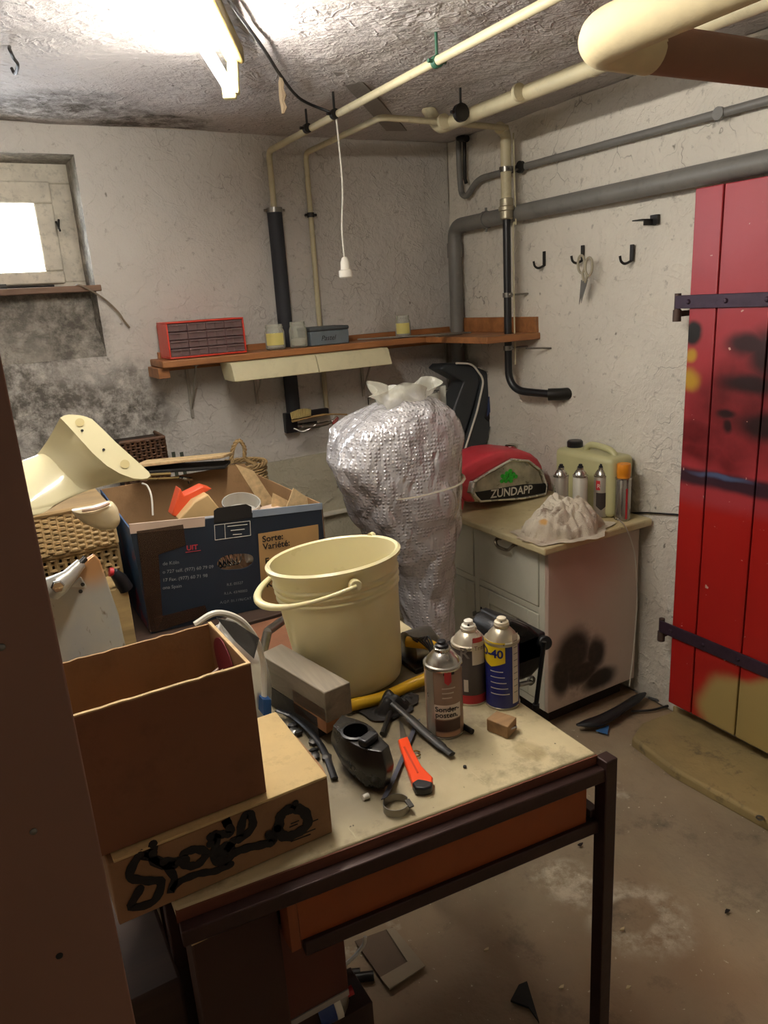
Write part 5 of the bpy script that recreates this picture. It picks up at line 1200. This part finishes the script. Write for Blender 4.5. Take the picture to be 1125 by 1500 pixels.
# front wall with an oval hand hole: built as a ring between outline and hole
hole = [px2front(*p) for p in [(345 + 27 * math.copysign(abs(math.cos(a)) ** .7, math.cos(a)), 823 + 11.5 * math.sin(a) - 3.5 * math.cos(a)) for a in [k * 2 * math.pi / 32 for k in range(32)]]]
hc2 = sum(hole, V()) / 32; fx = (Bq - A).normalized(); fz_ = V((0, 0, 1))
def outp(p):
    d = p - hc2; best = 1e9
    cs = [bl_, br_, Bq, A]
    for i in range(4):
        a, b = cs[i], cs[(i + 1) % 4]; e2 = b - a
        # solve hc2 + t d = a + s e in (fx,z)
        dx, dz_, ex_, ez = d.dot(fx), d.z, e2.dot(fx), e2.z; wx, wz = (a - hc2).dot(fx), (a - hc2).z
        det = dx * -ez + dz_ * ex_
        if abs(det) < 1e-9: continue
        tt = (wx * -ez + wz * ex_) / det
        if tt > 0: best = min(best, tt)
    return hc2 + d * best
hm = M(); n_ = 32; O = [outp(p) for p in hole]
th_ = -nrm * .005
# make sure corners are met
for c_ in (bl_, br_, Bq, A):
    i = min(range(32), key=lambda k: (O[k] - c_).length); O[i] = c_.copy()
vs = hole + O + [p + th_ for p in hole] + [p + th_ for p in O]
fs = []
for i in range(n_):
    j = (i + 1) % n_; fs += [(i, j, n_ + j, n_ + i), (2 * n_ + j, 2 * n_ + i, 3 * n_ + i, 3 * n_ + j), (i, 2 * n_ + i, 2 * n_ + j, j), (n_ + i, n_ + j, 3 * n_ + j, 3 * n_ + i)]
hm.add(vs, fs)
fw = obj('front_wall', hm, navy, FC, smooth=False)
def wallq(name, a, b, c, d, th, m):
    mm = M(); a, b, c, d = map(V, (a, b, c, d)); n2 = (b - a).cross(d - a).normalized() * th; mm.prism([a, b, c, d], n2); return obj(name, mm, m, FC)
wallq('left_wall', A, bl_, (bl_.x - .004, 2.36, FZ), DL, .004, blue_side)
wallq('right_wall', Bq + V((-.003, 0, 0)), br_ + V((-.003, 0, 0)), (br_.x - .003, 2.36, FZ), V((CR.x + .03, 2.36, CR.z - .03)), .004, cardboard)
wallq('back_wall', (bl_.x, 2.36, FZ), (br_.x, 2.36, FZ), CR + V((.03, 0, -.01)), DL, .004, cardboard)
obj('base', M().prism([bl_ + V((.01, .006, 0)), br_ + V((-.01, .006, 0)), V((br_.x - .01, 2.35, FZ)), V((bl_.x + .01, 2.35, FZ))], (0, 0, .004)), cardboard, FC)
# flaps
wallq('top_flap', A, Bq, px2front(470, 745) + V((0, .035, .004)), px2front(200, 778) + V((0, .045, .004)), .003, mat('pale_blue_flap', '#8e949c', .5, var=.15))
def pf(l, off=.0012): return [px2front(*p) + nrm * off for p in l]
wallq('torn_flap', *[oy(*p, 2.2) for p in ((345, 680), (372, 690), (402, 735), (395, 760))], .004, card_edge)
wallq('torn_flap', *[oy(*p, 2.05) for p in ((400, 722), (425, 735), (424, 748), (398, 742))], .004, card_edge)
wallq('torn_flap', *[oy(*p, 2.0) for p in ((430, 715), (470, 742), (468, 748), (420, 742))], .004, card_edge)
obj('edge_fold', M().prism(pf([(189, 768), (300, 757), (300, 771), (191, 782)], .0015), -nrm * .006), mat('pinkish_card', '#bda591', .8, var=.1), FC)
obj('edge_fold', M().prism(pf([(370, 748), (472, 737), (472, 746), (370, 758)], .0015), -nrm * .006), mat('pale_blue_flap2', '#7d8894', .6, var=.15), FC)
# prints on the front
obj('tan_label', M().prism(pf([(378, 782), (466, 768), (470, 890), (385, 905)]), -nrm * .0008), mat('tan_label', '#a58353', .7), FC)
obj('black_tab', M().prism(pf([(313, 748), (318, 744), (360, 738), (368, 742), (369, 757), (313, 766)], .003), -nrm * .002), ink_black, FC)
bxp = M()
for a_, b_ in (((314, 769), (366, 763)), ((366, 763), (367, 784)), ((367, 784), (315, 791)), ((315, 791), (314, 769)), ((329, 768), (330, 789))):
    p0, p1 = pf([a_, b_]); bxp.bar(p0, p1, .0012, .0016, nrm)
obj('print_frame', bxp, ink_white, FC)
ud = (Bq - A).normalized(); vd2 = nrm.cross(ud); vd2 = vd2 if vd2.z > 0 else -vd2
grey_pr = mat('grey_print2', '#8c8e8c', .6)
def ft_(s_, px, py, size, m, bold=0, dirpx=None):
    o = pf([(px, py)])[0]; d = ud
    if dirpx: d = (pf([dirpx])[0] - o).normalized()
    v2 = nrm.cross(d); v2 = v2 if v2.z > 0 else -v2
    txt('lettering', s_, size, o, d, v2, m, FC, .0012, bold=bold)
ft_('Sorte:', 384, 794, .026, ink_black, .02, (466, 781)); ft_('Variété:', 385, 805, .026, ink_black, .02, (466, 792))
ft_('E', 388, 826, .026, ink_black, .02); ft_('U', 389, 838, .026, ink_black, .02); ft_('K', 390, 860, .028, ink_black, .02)
ft_('UIT', 273, 806, .020, mat('red_letter', '#b5303a', .6), .02, (300, 803))
ul = M(); p0, p1 = pf([(272, 809), (294, 806)]); ul.bar(p0, p1, .001, .0015, nrm); obj('red_underline', ul, _mc['red_letter'], FC)
ft_('de Köln', 238, 828, .014, grey_pr, 0, (300, 821)); ft_('o 727 telf. (977) 60 79 09', 238, 840, .0135, grey_pr, 0, (310, 832))
ft_('17 Fax. (977) 60 71 98', 238, 852, .0135, grey_pr, 0, (310, 844)); ft_('ona Spain', 238, 863, .0135, grey_pr, 0, (300, 856))
ft_('R.E. 05527', 332, 858, .011, grey_pr, 0, (366, 853)); ft_('R.I.A. 43/90003', 328, 871, .011, grey_pr, 0, (372, 865)); ft_('A.Q.F. 01.1196/CAT', 322, 884, .011, grey_pr, 0, (378, 876))
fl3 = M()
for a_, b_ in (((333, 771), (362, 768)), ((338, 777), (358, 775)), ((341, 783), (354, 782))):
    p0, p1 = pf([a_, b_]); fl3.bar(p0, p1, .0012, .0025, nrm)
obj('frame_print', fl3, ink_white, FC)
brown_tape = glassy('brown_tape', '#4a3426', .45, .25)
obj('packing_tape', M().prism(pf([(200, 778), (268, 768), (272, 798), (232, 812), (238, 905), (228, 925), (218, 925)], .0025), -nrm * .0008), brown_tape, FC)
obj('packing_tape', M().prism(pf([(225, 905), (300, 886), (305, 900), (228, 925)], .003), -nrm * .0008), brown_tape, FC)
# odds and ends in the carton
oj = M().prism([oy(*p, 2.12) for p in ((252, 755), (264, 715), (270, 726), (298, 712), (311, 716), (282, 732), (262, 760))], (0, .05, 0))
tag(obj('orange_trim_part', oj, mat('orange_plastic', '#e0552f', .4, var=.08), bevel=.003), 'folded orange plastic part sticking up in the fruit carton', 'plastic part')
tag(obj('beige_wedge', M().prism([oy(*p, 2.08) for p in ((262, 762), (285, 735), (305, 724), (322, 745), (322, 762))], (0, .06, 0)), mat('beige_part', '#c9a874', .6), bevel=.004), 'beige wedge shaped part in front of the orange piece in the carton', 'part')
gl2 = glassy('clear_dish', '#dadad2', .35, .1)
dpos = oy(352, 742, 2.1)
tag(obj('clear_dish', M().lathe([(.03, 0), (.055, .01), (.058, .05), (.055, .05), (.052, .012), (.0001, .006)], dpos + V((0, 0, -.03)), 28, Matrix.Rotation(.3, 3, 'X')), gl2), 'clear plastic dish in the fruit carton', 'dish')
rb = oy(393, 748, 2.02)
tag(obj('red_white_pack', M().box(rb.x - .06, rb.x + .05, 1.99, 2.08, rb.z - .10, rb.z + .0, Matrix.Rotation(.2, 3, 'Z')), mat('pinkish_pack', '#d9bfa9', .6, var=.25, vs=30), bevel=.006), 'pale pinkish packet at the right in the fruit carton', 'packet')
sprg = M(); pS_ = px2front(345, 823) + V((0, .03, 0))
for k in range(7): sprg.tube([pS_ + V((-.06 + k * .013 + .012 * math.cos(a), .01, .022 * math.sin(a))) for a in [q * math.pi / 6 for q in range(13)]], .0028, 6)
tag(obj('metal_coil', sprg, chrome), 'shiny metal coil seen through the hand hole of the carton', 'coil')
rl = px2front(366, 820) + V((0, .03, 0))
tag(obj('white_roll', M().tube([rl, rl + V((.03, .0, -.003))], .017, 14), white_p), 'white roll end inside the carton hand hole', 'roll')
tag(obj('filling_pile', rag(V(((A.x + Bq.x) / 2 - .02, 2.16, FZ + .005)), .20, .14, .17, 8.2, 40), mat('brown_pile', '#6b5036', .85, var=.5, vs=30, bump=.6), ang=60), 'brown heap of mixed oddments filling the fruit carton', 'oddments')
tag(obj('arched_wire', M().tube(cr([oy(208, 708, 2.25), oy(216, 712, 2.25), oy(222, 728, 2.22), oy(224, 755, 2.2)]), .003, 6), white_p), 'thin white wire arching out of the fruit carton', 'wire')
# flat frames resting on the carton back edge
for (l, lab, m_) in ((((196, 686), (328, 671), (342, 666), (215, 678)), 'thin pale picture frame lying on top of the fruit carton', card_edge), (((198, 696), (330, 687), (338, 678), (205, 686)), 'black thin picture frame lying under the pale one', ink_black)):
    yy0 = 2.30
    tag(obj('picture_frame', M().prism([oy(*l[0], yy0), oy(*l[1], yy0), oy(*l[2], yy0 + .12), oy(*l[3], yy0 + .12)], (0, 0, .010)), m_, bevel=.002), lab, 'frame')
tag(obj('metal_bar_handle', M().tube([oy(200, 697, 2.27), oy(250, 694, 2.27)], .005, 8).tube([oy(214, 702, 2.27), oy(262, 700, 2.27)], .004, 8), mat('brass_bar', '#a08a5a', .3, .8)), 'pair of thin brassy rods behind the cream fitting', 'rods')
tag(obj('cup_handle', M().tube(cr([oy(264, 700, 2.33), oy(272, 701, 2.31), oy(280, 702, 2.33)]), .006, 8).tube([oy(275, 701, 2.33), oy(277, 708, 2.33)], .004, 8), chrome), 'small chrome knob on the inner back of the carton', 'knob')
# wicker weaving
def weave(m, o, u, v, nu, nv, amp, r, rnd_=0):
    o, u, v = V(o), V(u), V(v); n = u.cross(v).normalized()
    for j in range(nv):
        pts = []
        for i in range(nu * 4 + 1):
            t_ = i / (nu * 4); pts.append(o + u * t_ + v * ((j + .5) / nv) + n * amp * math.sin(t_ * nu * math.pi + (j % 2) * math.pi) + v * (.12 / nv) * noise.noise(V((t_ * 9, j, 1))))
        m.tube(pts, r, 5, flat=.8)
    for i in range(nu + 1):
        p = o + u * (i / nu); m.tube([p, p + v], r * 1.2, 5)
wick = wood('pale_wicker', '#a08458', .7, 0, 30, .3); wick_d = mat('brown_wicker', '#5c3f2a', .6, var=.3, vs=40)
HB = thing('wicker_hamper', 'pale wicker hamper left of the fruit carton', 'basket', (.17, 2.25, .69))
o1_ = oy(52, 752, 2.08); o2_ = oy(96, 868, 2.08); r1_ = oy(192, 752, 2.08)
m_ = M(); zt1 = oy(120, 745, 2.08).z; zs = oy(120, 806, 2.08).z; zb1 = max(.692, oy(120, 870, 2.08).z); hx0, hx1 = -.02, .295
weave(m_, (hx0, 2.06, zs + .008), (hx1 - hx0, 0, 0), (0, .03, zt1 - zs - .01), 16, 16, .0045, .0056)
obj('lid_weave', m_, wick, HB, kind='stuff')
m_ = M(); weave(m_, (hx0, 2.075, .70), (hx1 - hx0, 0, 0), (0, 0, zs - .702), 16, 16, .0045, .0056)
obj('body_weave', m_, wick, HB, kind='stuff')
obj('rim_cane', M().tube([(hx0, 2.068, zs + .002), (hx1, 2.068, zs + .002)], .007, 8).tube([(hx0, 2.085, zt1), (hx1, 2.085, zt1)], .008, 8).tube([(hx0, 2.07, .698), (hx1, 2.07, .698)], .007, 8).tube([(hx1, 2.07, .69), (hx1, 2.085, zt1)], .007, 8), wick, HB)
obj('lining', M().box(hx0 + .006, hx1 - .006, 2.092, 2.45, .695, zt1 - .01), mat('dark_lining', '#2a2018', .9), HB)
obj('lid_top', M().box(hx0, hx1, 2.086, 2.46, zt1 - .009, zt1), wick, HB)
# dark brown basket by the wall
DB_ = thing('wicker_basket', 'dark brown wicker basket against the back wall behind the cream fitting', 'basket', oy(215, 680, 2.78))
q0, q1 = oy(176, 655, 2.72), oy(240, 640, 2.72); zq0 = .70
m_ = M(); weave(m_, (q0.x, 2.72, zq0), (q1.x - q0.x, 0, 0), (0, 0, q1.z - zq0), 9, 40, .005, .0042)
weave(m_, (q1.x, 2.72, zq0), (0, .14, 0), (0, 0, q1.z - zq0), 6, 40, .005, .0042)
obj('weave', m_, wick_d, DB_, kind='stuff')
obj('rim', M().tube([(q0.x, 2.72, q1.z), (q1.x, 2.72, q1.z), (q1.x, 2.86, q1.z)], .007, 8), wick_d, DB_)
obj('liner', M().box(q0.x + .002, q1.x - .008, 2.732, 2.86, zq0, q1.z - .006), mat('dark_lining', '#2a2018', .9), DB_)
# natural basket with arched handle
NB = thing('wicker_basket', 'natural wicker basket with arched handle right behind the fruit carton', 'basket', oy(350, 700, 2.55))
yb3 = 2.52; e0, e1 = oy(318, 668, yb3), oy(386, 684, yb3); bc3 = V(((e0.x + e1.x) / 2, yb3 + .02, 0)); rr3 = (e1.x - e0.x) / 2 + .01; zt3 = e1.z + .012
m_ = M()
for j in range(30):
    z_ = .70 + (zt3 - .70) * j / 29
    m_.tube([V((bc3.x + (rr3 + .004 * math.sin(a * 11 + (j % 2) * math.pi)) * math.cos(a), bc3.y + rr3 * .9 * math.sin(a), z_)) for a in [k * 2 * math.pi / 66 for k in range(67)]], .0048, 5, cap=False)
obj('weave', m_, wick, NB, kind='stuff')
rimt = M()
for ph in (0, 2.1, 4.2): rimt.tube([V((bc3.x + (rr3 + .007 * math.cos(a * 9 + ph)) * math.cos(a), bc3.y + rr3 * .9 * math.sin(a), zt3 + .006 + .007 * math.sin(a * 9 + ph))) for a in [k * 2 * math.pi / 90 for k in range(91)]], .0045, 6, cap=False)
obj('rim', rimt, wick, NB)
hd3 = M(); hpts = cr([oy(338, 676, yb3), oy(342, 655, yb3), oy(350, 645, yb3), oy(358, 655, yb3), oy(360, 672, yb3), oy(378, 682, yb3)])
for ph in (0, 2.1, 4.2): hd3.tube([p + V((.004 * math.cos(i * .8 + ph), .004 * math.sin(i * .8 + ph), .003 * math.sin(i * .8 + ph))) for i, p in enumerate(hpts)], .0045, 6)
obj('handle', hd3, wick, NB)
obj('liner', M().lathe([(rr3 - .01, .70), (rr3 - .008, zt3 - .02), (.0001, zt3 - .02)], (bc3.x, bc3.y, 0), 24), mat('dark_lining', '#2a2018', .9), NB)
# dark leafy/green odd strips between baskets
for k in range(2):
    p = oy(258 + k * 14, 672, 2.58); tag(obj('dark_strip', M().bar(V((p.x, 2.58, .70)), p + V((-.015 * k * .3, .03, .02)), .012, .003, V((0, 1, 0))), mat('green_black', '#343a2c', .6)), ('left' if k == 0 else 'right') + ' one of two dark greenish strips standing between the baskets', 'strip', 'dark strips between the baskets')
# cream moulded fitting on the left
zz_ = []
fy0 = 1.52
CF = thing('cream_fitting', 'large glossy cream moulded fitting with flat oval face and holes', 'fitting', oy(60, 720, fy0))
def cf(px, py, y=fy0): return oy(px, py, y)
face = [(88, 612), (97, 607), (118, 608), (134, 613), (150, 628), (170, 648), (190, 666), (208, 682), (219, 692), (221, 698), (213, 702), (196, 701), (176, 694), (156, 682), (136, 664), (116, 642), (98, 622)]
def resamp(pts, n):
    P = [V((x, y, 0)) for x, y in pts] + [V((pts[0][0], pts[0][1], 0))]; Ls = [0]
    for i in range(len(P) - 1): Ls.append(Ls[-1] + (P[i + 1] - P[i]).length)
    out = []
    for k in range(n):
        t_ = Ls[-1] * k / n
        i = max(j for j in range(len(Ls)) if Ls[j] <= t_ + 1e-9); i = min(i, len(P) - 2)
        f_ = (t_ - Ls[i]) / max(1e-9, Ls[i + 1] - Ls[i]); q = P[i].lerp(P[i + 1], f_); out.append((q.x, q.y))
    return out
F = resamp(face, 48)
# face plane tilted: the lower right tip is nearer to the camera
def fdep(px, py): return fy0 - .03 - .05 * ((px - 88) / 133) + .05 * (700 - py) / 90
faceP = [oy(px, py, fdep(px, py)) for px, py in F]
fcen = sum(faceP, V()) / len(faceP)
fn_ = (faceP[12] - faceP[0]).cross(faceP[30] - faceP[0]).normalized()
if fn_.dot(V(EYE) - fcen) < 0: fn_ = -fn_
stem = []
sc_c = oy(42, 714, fy0 + .03)
sz_ = (oy(42, 674, fy0).z - oy(42, 757, fy0).z) / 2
# match angles in the loft: ring points ordered the same way round (image space)
fcx = sum(p[0] for p in F) / 48; fcy = sum(p[1] for p in F) / 48
def ell(cx, cy, rx, ry, dep, F_=F):
    out = []
    for (px, py) in F_:
        a = math.atan2(py - fcy, px - fcx); out.append(oy(cx + rx * math.cos(a), cy + ry * math.sin(a), dep + .045 * math.cos(a * 1.0 + 2.2)))
    return out
midring = []
tgt = ell(42, 715, 46, 41, fy0 + .035)
R0 = [p - fn_ * .004 + (p - fcen) * .012 for p in faceP]
lofts = [[fcen + (p - fcen) * .965 for p in faceP], [p for p in faceP], R0]
vis_low = lambda t_: t_
for t_ in (.12, .25, .4, .55, .7, .85, 1.0):
    e_ = 1 - (1 - t_) ** 1.9; e2_ = t_
    ring = []
    for p, q in zip(R0, tgt):
        # the body sweeps back, then left: concave neck on the upper side
        r_ = p.lerp(q, t_); up = max(0, (p - fcen).dot(V((-.55, 0, .83)))) / .09
        r_ += V((0, .05 * math.sin(t_ * math.pi), 0)); r_ += V((.004, 0, -.034 * min(1, up))) * math.sin(t_ * math.pi)
        ring.append(r_)
    lofts.append(ring)
lofts.append([q + V((-.14, .02, -.01)) for q in tgt])
lofts.append([q + V((-.26, .03, -.06)) for q in tgt])
porcelain = mat('cream_gloss', '#e6dcb2', .16, var=.02, Coat_Weight=.4)
obj('moulded_body', M().loft(lofts), porcelain, CF, ang=60)
for (px, py, r_) in ((117, 619, .0085), (183, 680, .0088)):
    p = oy(px, py, fdep(px, py)) + fn_ * .0012; A3 = V((0, 0, 1)).rotation_difference(fn_).to_matrix()
    obj('dimple', M().lathe([(r_, 0), (r_ * .95, -.0008), (.0001, -.001)], p, 24, A3), mat('cream_shadowed_pad', '#c9b984', .3, var=.02), CF)
for (px, py) in ((120.5, 631), (152, 659)):
    p = oy(px, py, fdep(px, py)) + fn_ * .0012; obj('screw_slot', M().lathe([(.0028, 0), (.0001, .0002)], p, 12, V((0, 0, 1)).rotation_difference(fn_).to_matrix()), ink_black, CF)
# smaller pale moulded piece underneath, grouped with the fitting
SF = CF
y2 = 1.60
low = [(104, 748), (140, 742), (165, 734), (174, 745), (178, 765), (170, 776), (150, 778), (128, 770), (112, 760)]
L2 = resamp(low, 32); c2 = sum((oy(*p, y2) for p in L2), V()) / 32
rg = [[c2 + (oy(*p, y2) - c2) * k + V((0, d_, 0)) for p in L2] for k, d_ in ((.55, -.018), (.85, -.012), (1, 0), (1.0, .02), (.8, .04))]
obj('lower_piece', M().loft(rg), mat('ivory_gloss', '#d8c8a4', .2, var=.04), SF, sub=1, label='smaller ivory piece below the body')
obj('red_edge', M().tube(cr([oy(120, 748, y2 - .016), oy(140, 745, y2 - .018), oy(160, 737, y2 - .014)]), .0035, 6), mat('pinkish_ivory', '#d9b9a4', .3), SF)
# prop for the two fittings, hidden behind the brown cabinet
tag(obj('support_crate', M().box(-.34, -.06, 1.45, 1.72, 0, 1.10), dkw, bevel=.004), 'dark crate hidden behind the brown cabinet under the cream fitting', 'crate')
# worn board with truck leaning behind the bench
SK = thing('skateboard_deck', 'scratched pale board with a silver truck leaning left of the fruit carton', 'skateboard', (.12, 1.55, 0))
ys = 1.52; deckp = [(70, 868), (102, 838), (138, 812), (147, 822), (160, 860), (174, 900), (184, 945), (200, 1010), (215, 1100), (60, 1100), (62, 980)]
t = NT('worn_deck'); cc = t.mix(t.rng(t.noise(7, 5), .3, .7), H('#b9b098'), H('#9c9f9e')); cc = t.mix(t.rng(t.noise(1, 5, co=t.scaled((60, 60, 14))), .62, .68), cc, H('#6e6350')); cc = t.mix(t.blobs([(tuple(oy(132, 822, ys)), (22, 0, 22))], t.co, 1.2), cc, H('#b98a5c'))
deck_m = t.out(cc, .28, .35)
obj('deck', M().prism([oy(*p, ys + (p[1] - 820) * .0003 * -1) for p in deckp], (0, .012, 0)), deck_m, SK, bevel=.003)
tp = lambda px, py, d_=0: oy(px, py, ys - .012 - d_)
obj('baseplate', M().prism([tp(92, 868), (tp(119, 845)), tp(130, 862), tp(102, 889)], (0, .014, 0)), mat('cast_aluminium', '#b9b7b0', .35, .6, var=.1), SK, bevel=.003)
hg = obj('hanger', M().tube([tp(76, 862, .02), tp(88, 855, .03), tp(100, 845, .02), tp(118, 826, .0)], [.024, .021, .015, .011], 14), mat('cast_aluminium', '#b9b7b0', .35, .6, var=.1), SK)
obj('axle', M().tube([tp(112, 831, .01), tp(125, 818, -.0)], .006, 10), dark_steel, hg)
obj('kingpin_nut', M().lathe([(.012, 0), (.013, .004), (.010, .010), (.0001, .011)], tp(84, 858, .05), 6, Matrix.Rotation(math.pi / 2, 3, 'X')), chrome, hg)
for q in ((101, 876), (121, 856), (118, 866)): obj('deck_bolt', M().lathe([(.004, 0), (.004, .002), (.0001, .003)], tp(*q, .002), 8, Matrix.Rotation(math.pi / 2, 3, 'X')), dark_steel, SK)
# red knob with black bottle
rbm = M().tube([oy(160, 838, 1.9), oy(166, 838, 1.9)], .012, 12)
RB = thing('red_cap_bottle', 'black bottle with a red cap beside the fruit carton', 'bottle', oy(170, 850, 1.9))
obj('cap', rbm, mat('red_cap', '#b0242a', .4), RB); obj('bottle_body', M().tube([oy(166, 838, 1.9), oy(176, 848, 1.905), oy(184, 862, 1.91)], [.012, .018, .020], 14), black_plastic, RB)
wl = oy(150, 868, 1.90); wr2 = oy(188, 868, 1.90)
WC = thing('wooden_crate', 'pale wooden crate edge under the red capped bottle', 'crate', (wl.x, 1.95, .69))
obj('crate_board', M().box(wl.x - .05, wr2.x, 1.90, 1.912, .691, wl.z), wood('pale_crate_wood', '#b59a68', .7, 0), WC, bevel=.002)
obj('crate_board', M().box(wl.x - .05, wr2.x, 1.912, 2.02, wl.z - .012, wl.z), _mc['pale_crate_wood'], WC, bevel=.002)
# floor-standing cartons between bench and low table
tag(obj('brown_carton', M().box(.46, .82, 1.56, 1.82, 0, oy(420, 900, 1.82).z), card_brown, bevel=.004), 'closed brown carton standing on the floor behind the bucket', 'box')
tag(obj('dark_crate', M().box(.20, .43, 1.58, 1.84, 0, .56), dkw, bevel=.004), 'dark crate on the floor behind the open brown box', 'crate')
tag(obj('steel_tube', M().tube([oy(392, 925, 1.45), oy(420, 905, 1.5)], .010, 12).tube([oy(392, 925, 1.45), (.44, 1.42, .75)], .010, 12), steel), 'short bright steel tube behind the timber beam', 'tube')

# ================================================================== BENEATH THE BENCH
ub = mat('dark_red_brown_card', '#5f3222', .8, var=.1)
p = oy(250, 1365, .93)
UB = thing('cardboard_box', 'reddish brown cardboard box under the left end of the workbench', 'box', (.25, 1.0, .3))
ubz = oy(470, 1478, .90).z
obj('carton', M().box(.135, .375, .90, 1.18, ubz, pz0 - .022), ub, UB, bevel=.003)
obj('white_edge', M().box(.137, .373, .897, .8995, ubz, ubz + .012), mat('white_card_edge', '#a9a096', .8), UB)
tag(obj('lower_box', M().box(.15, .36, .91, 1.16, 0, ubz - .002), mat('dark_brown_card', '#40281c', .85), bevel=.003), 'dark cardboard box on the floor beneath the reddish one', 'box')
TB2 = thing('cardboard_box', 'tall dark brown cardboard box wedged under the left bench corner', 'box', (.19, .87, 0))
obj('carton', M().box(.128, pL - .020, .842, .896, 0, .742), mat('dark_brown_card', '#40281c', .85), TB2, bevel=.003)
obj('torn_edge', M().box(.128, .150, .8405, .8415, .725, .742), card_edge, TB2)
tag(obj('gap_infill', M().box(-.30, .117, .90, 1.32, 0, .62), dkw, bevel=.006), 'dark chest added to darken the floor gap left of the workbench', 'infill')  # dark box added so the lit floor gap stays black
cnp = oz(478, 1490, .18); 
TC = thing('lying_can', 'blue and white can with red end lying beside the under-bench box', 'can', (.42, 1.02, 0.2))
cc0 = oy(463, 1478, .93); cdir = V((1, -.12, .12)).normalized()
obj('can_body', M().tube([cc0, cc0 + cdir * .028], .030, 20), mat('blue_white_can', '#24407e', .4, var=.1), TC)
obj('white_band', M().tube([cc0 + cdir * .0285, cc0 + cdir * .040], .0302, 20), white_p, TC)
obj('cone_top', M().tube([cc0 + cdir * .0405, cc0 + cdir * .05, cc0 + cdir * .056], [.028, .02, .012], 20), steel, TC)
obj('red_nozzle', M().tube([cc0 + cdir * .056, cc0 + cdir * .068], .008, 12), mat('red_cap', '#b0242a', .4), TC)
tag(obj('can_prop', M().box(cc0.x - .01, cc0.x + .10, .915, 1.0, 0, cc0.z - .034), mat('dark_brown_card2', '#35231a', .85), bevel=.002), 'low dark block under the lying blue can', 'block')
tag(obj('white_cable', M().tube(cr([oy(458, 1432, 1.0), oy(485, 1425, 1.0), oy(515, 1405, 1.0), oy(532, 1385, 1.0), oy(535, 1372, 1.0)]), .0035, 8), white_p), 'white cable arcing out of the dark under the bench', 'cable')
for (px, py, lab) in ((500, 1428, 'short dark bolt-like part in the shadow under the bench, left one'), (520, 1432, 'short dark bolt-like part in the shadow under the bench, right one')):
    p = oz(px, py, .012); tag(obj('dark_part', M().tube([p, p + V((.04, -.02, .0))], .011, 10), dark_steel), lab, 'part')
tile = [oz(557, 1436, .004), oz(622, 1408, .004), oz(588, 1372, .004), oz(556, 1352, .004), oz(562, 1366, .004), oz(600, 1412, .004)]
tag(obj('floor_sheet', M().prism([oz(557, 1433, .005), oz(571, 1450, .005), oz(623, 1416, .005), oz(575, 1360, .005), oz(520, 1380, .005)], (0, 0, .004)), mat('brown_sheet', '#6b5a4a', .8, var=.15)), 'brown sheet with pale border lying on the floor under the bench', 'sheet')
tag(obj('pale_strip', M().prism([oz(557, 1433, .011), oz(571, 1450, .011), oz(623, 1416, .011), oz(577, 1360, .011), oz(566, 1362, .011), (oz(597, 1410, .011))], (0, 0, .003)), mat('pale_strip', '#988b76', .8, var=.15)), 'pale L shaped strip on top of the brown floor sheet', 'strip')
# scattered chips on the floor
chm = mat('pale_chip', '#c7b58c', .8)
def chip(px, py, s_, lab, m=chm, z=.004):
    p = oz(px, py, z); a0 = rnd.uniform(0, 6)
    tag(obj('floor_chip', M().prism([p + V((s_ * math.cos(a0 + a) * (1.6 if k % 2 else .7), s_ * math.sin(a0 + a) * .6, 0)) for k, a in enumerate([k * math.pi / 3 for k in range(6)])], (0, 0, .004)), m), lab, 'debris', 'small debris on the floor')
chip(1045, 1161, .012, 'pale flake at the edge of the yellowish door slab')
for (px, py, lb_) in ((890, 1344, 'pale crumb left of the salt ring on the concrete floor'), (912, 1362, 'pale crumb at the inner edge of the salt ring'), (920, 1447, 'pale crumb below the salt ring on the floor'), (713, 1392, 'pale triangular crumb on the dark floor under the bench'), (823, 1447, 'pale crumb near the foot of the bench leg'), (740, 1275, 'pale crumb on the floor just under the orange panel')): chip(px, py, .006, lb_)
for (px, py, lb_) in ((1065, 1335, 'dark bit lying right of the salt ring on the floor'), (850, 1238, 'dark bit on the floor left of the bench leg')): chip(px, py, .007, lb_, ink_black)
wsh = oz(1113, 1198, .034)
tag(obj('washer', M().tube([wsh + V((.009 * math.cos(a), .009 * math.sin(a), 0)) for a in [k * math.pi / 8 for k in range(17)]], .003, 6, cap=False), steel), 'small steel washer on the edge of the door slab', 'washer')
tag(obj('black_rag_scrap', M().prism([oz(760, 1445, .004), oz(772, 1440, .004), oz(790, 1500, .004), oz(775, 1478, .004), oz(748, 1468, .004)], (0, 0, .006)), mat('dark_scrap2', '#1d2122', .7)), 'crumpled dark scrap on the floor under the bench', 'scrap')
# dangling strand by the window
tag(obj('old_cable_end', M().tube(cr([oy(110, 420, 2.98), oy(118, 418, 2.95), oy(150, 436, 2.94), oy(172, 456, 2.94), (oy(182, 470, 2.94)), oy(190, 480, 2.945)]), .0035, 8), mat('brown_cable', '#7a6b58', .6)), 'frayed brown cable end hanging off the window board', 'cable')
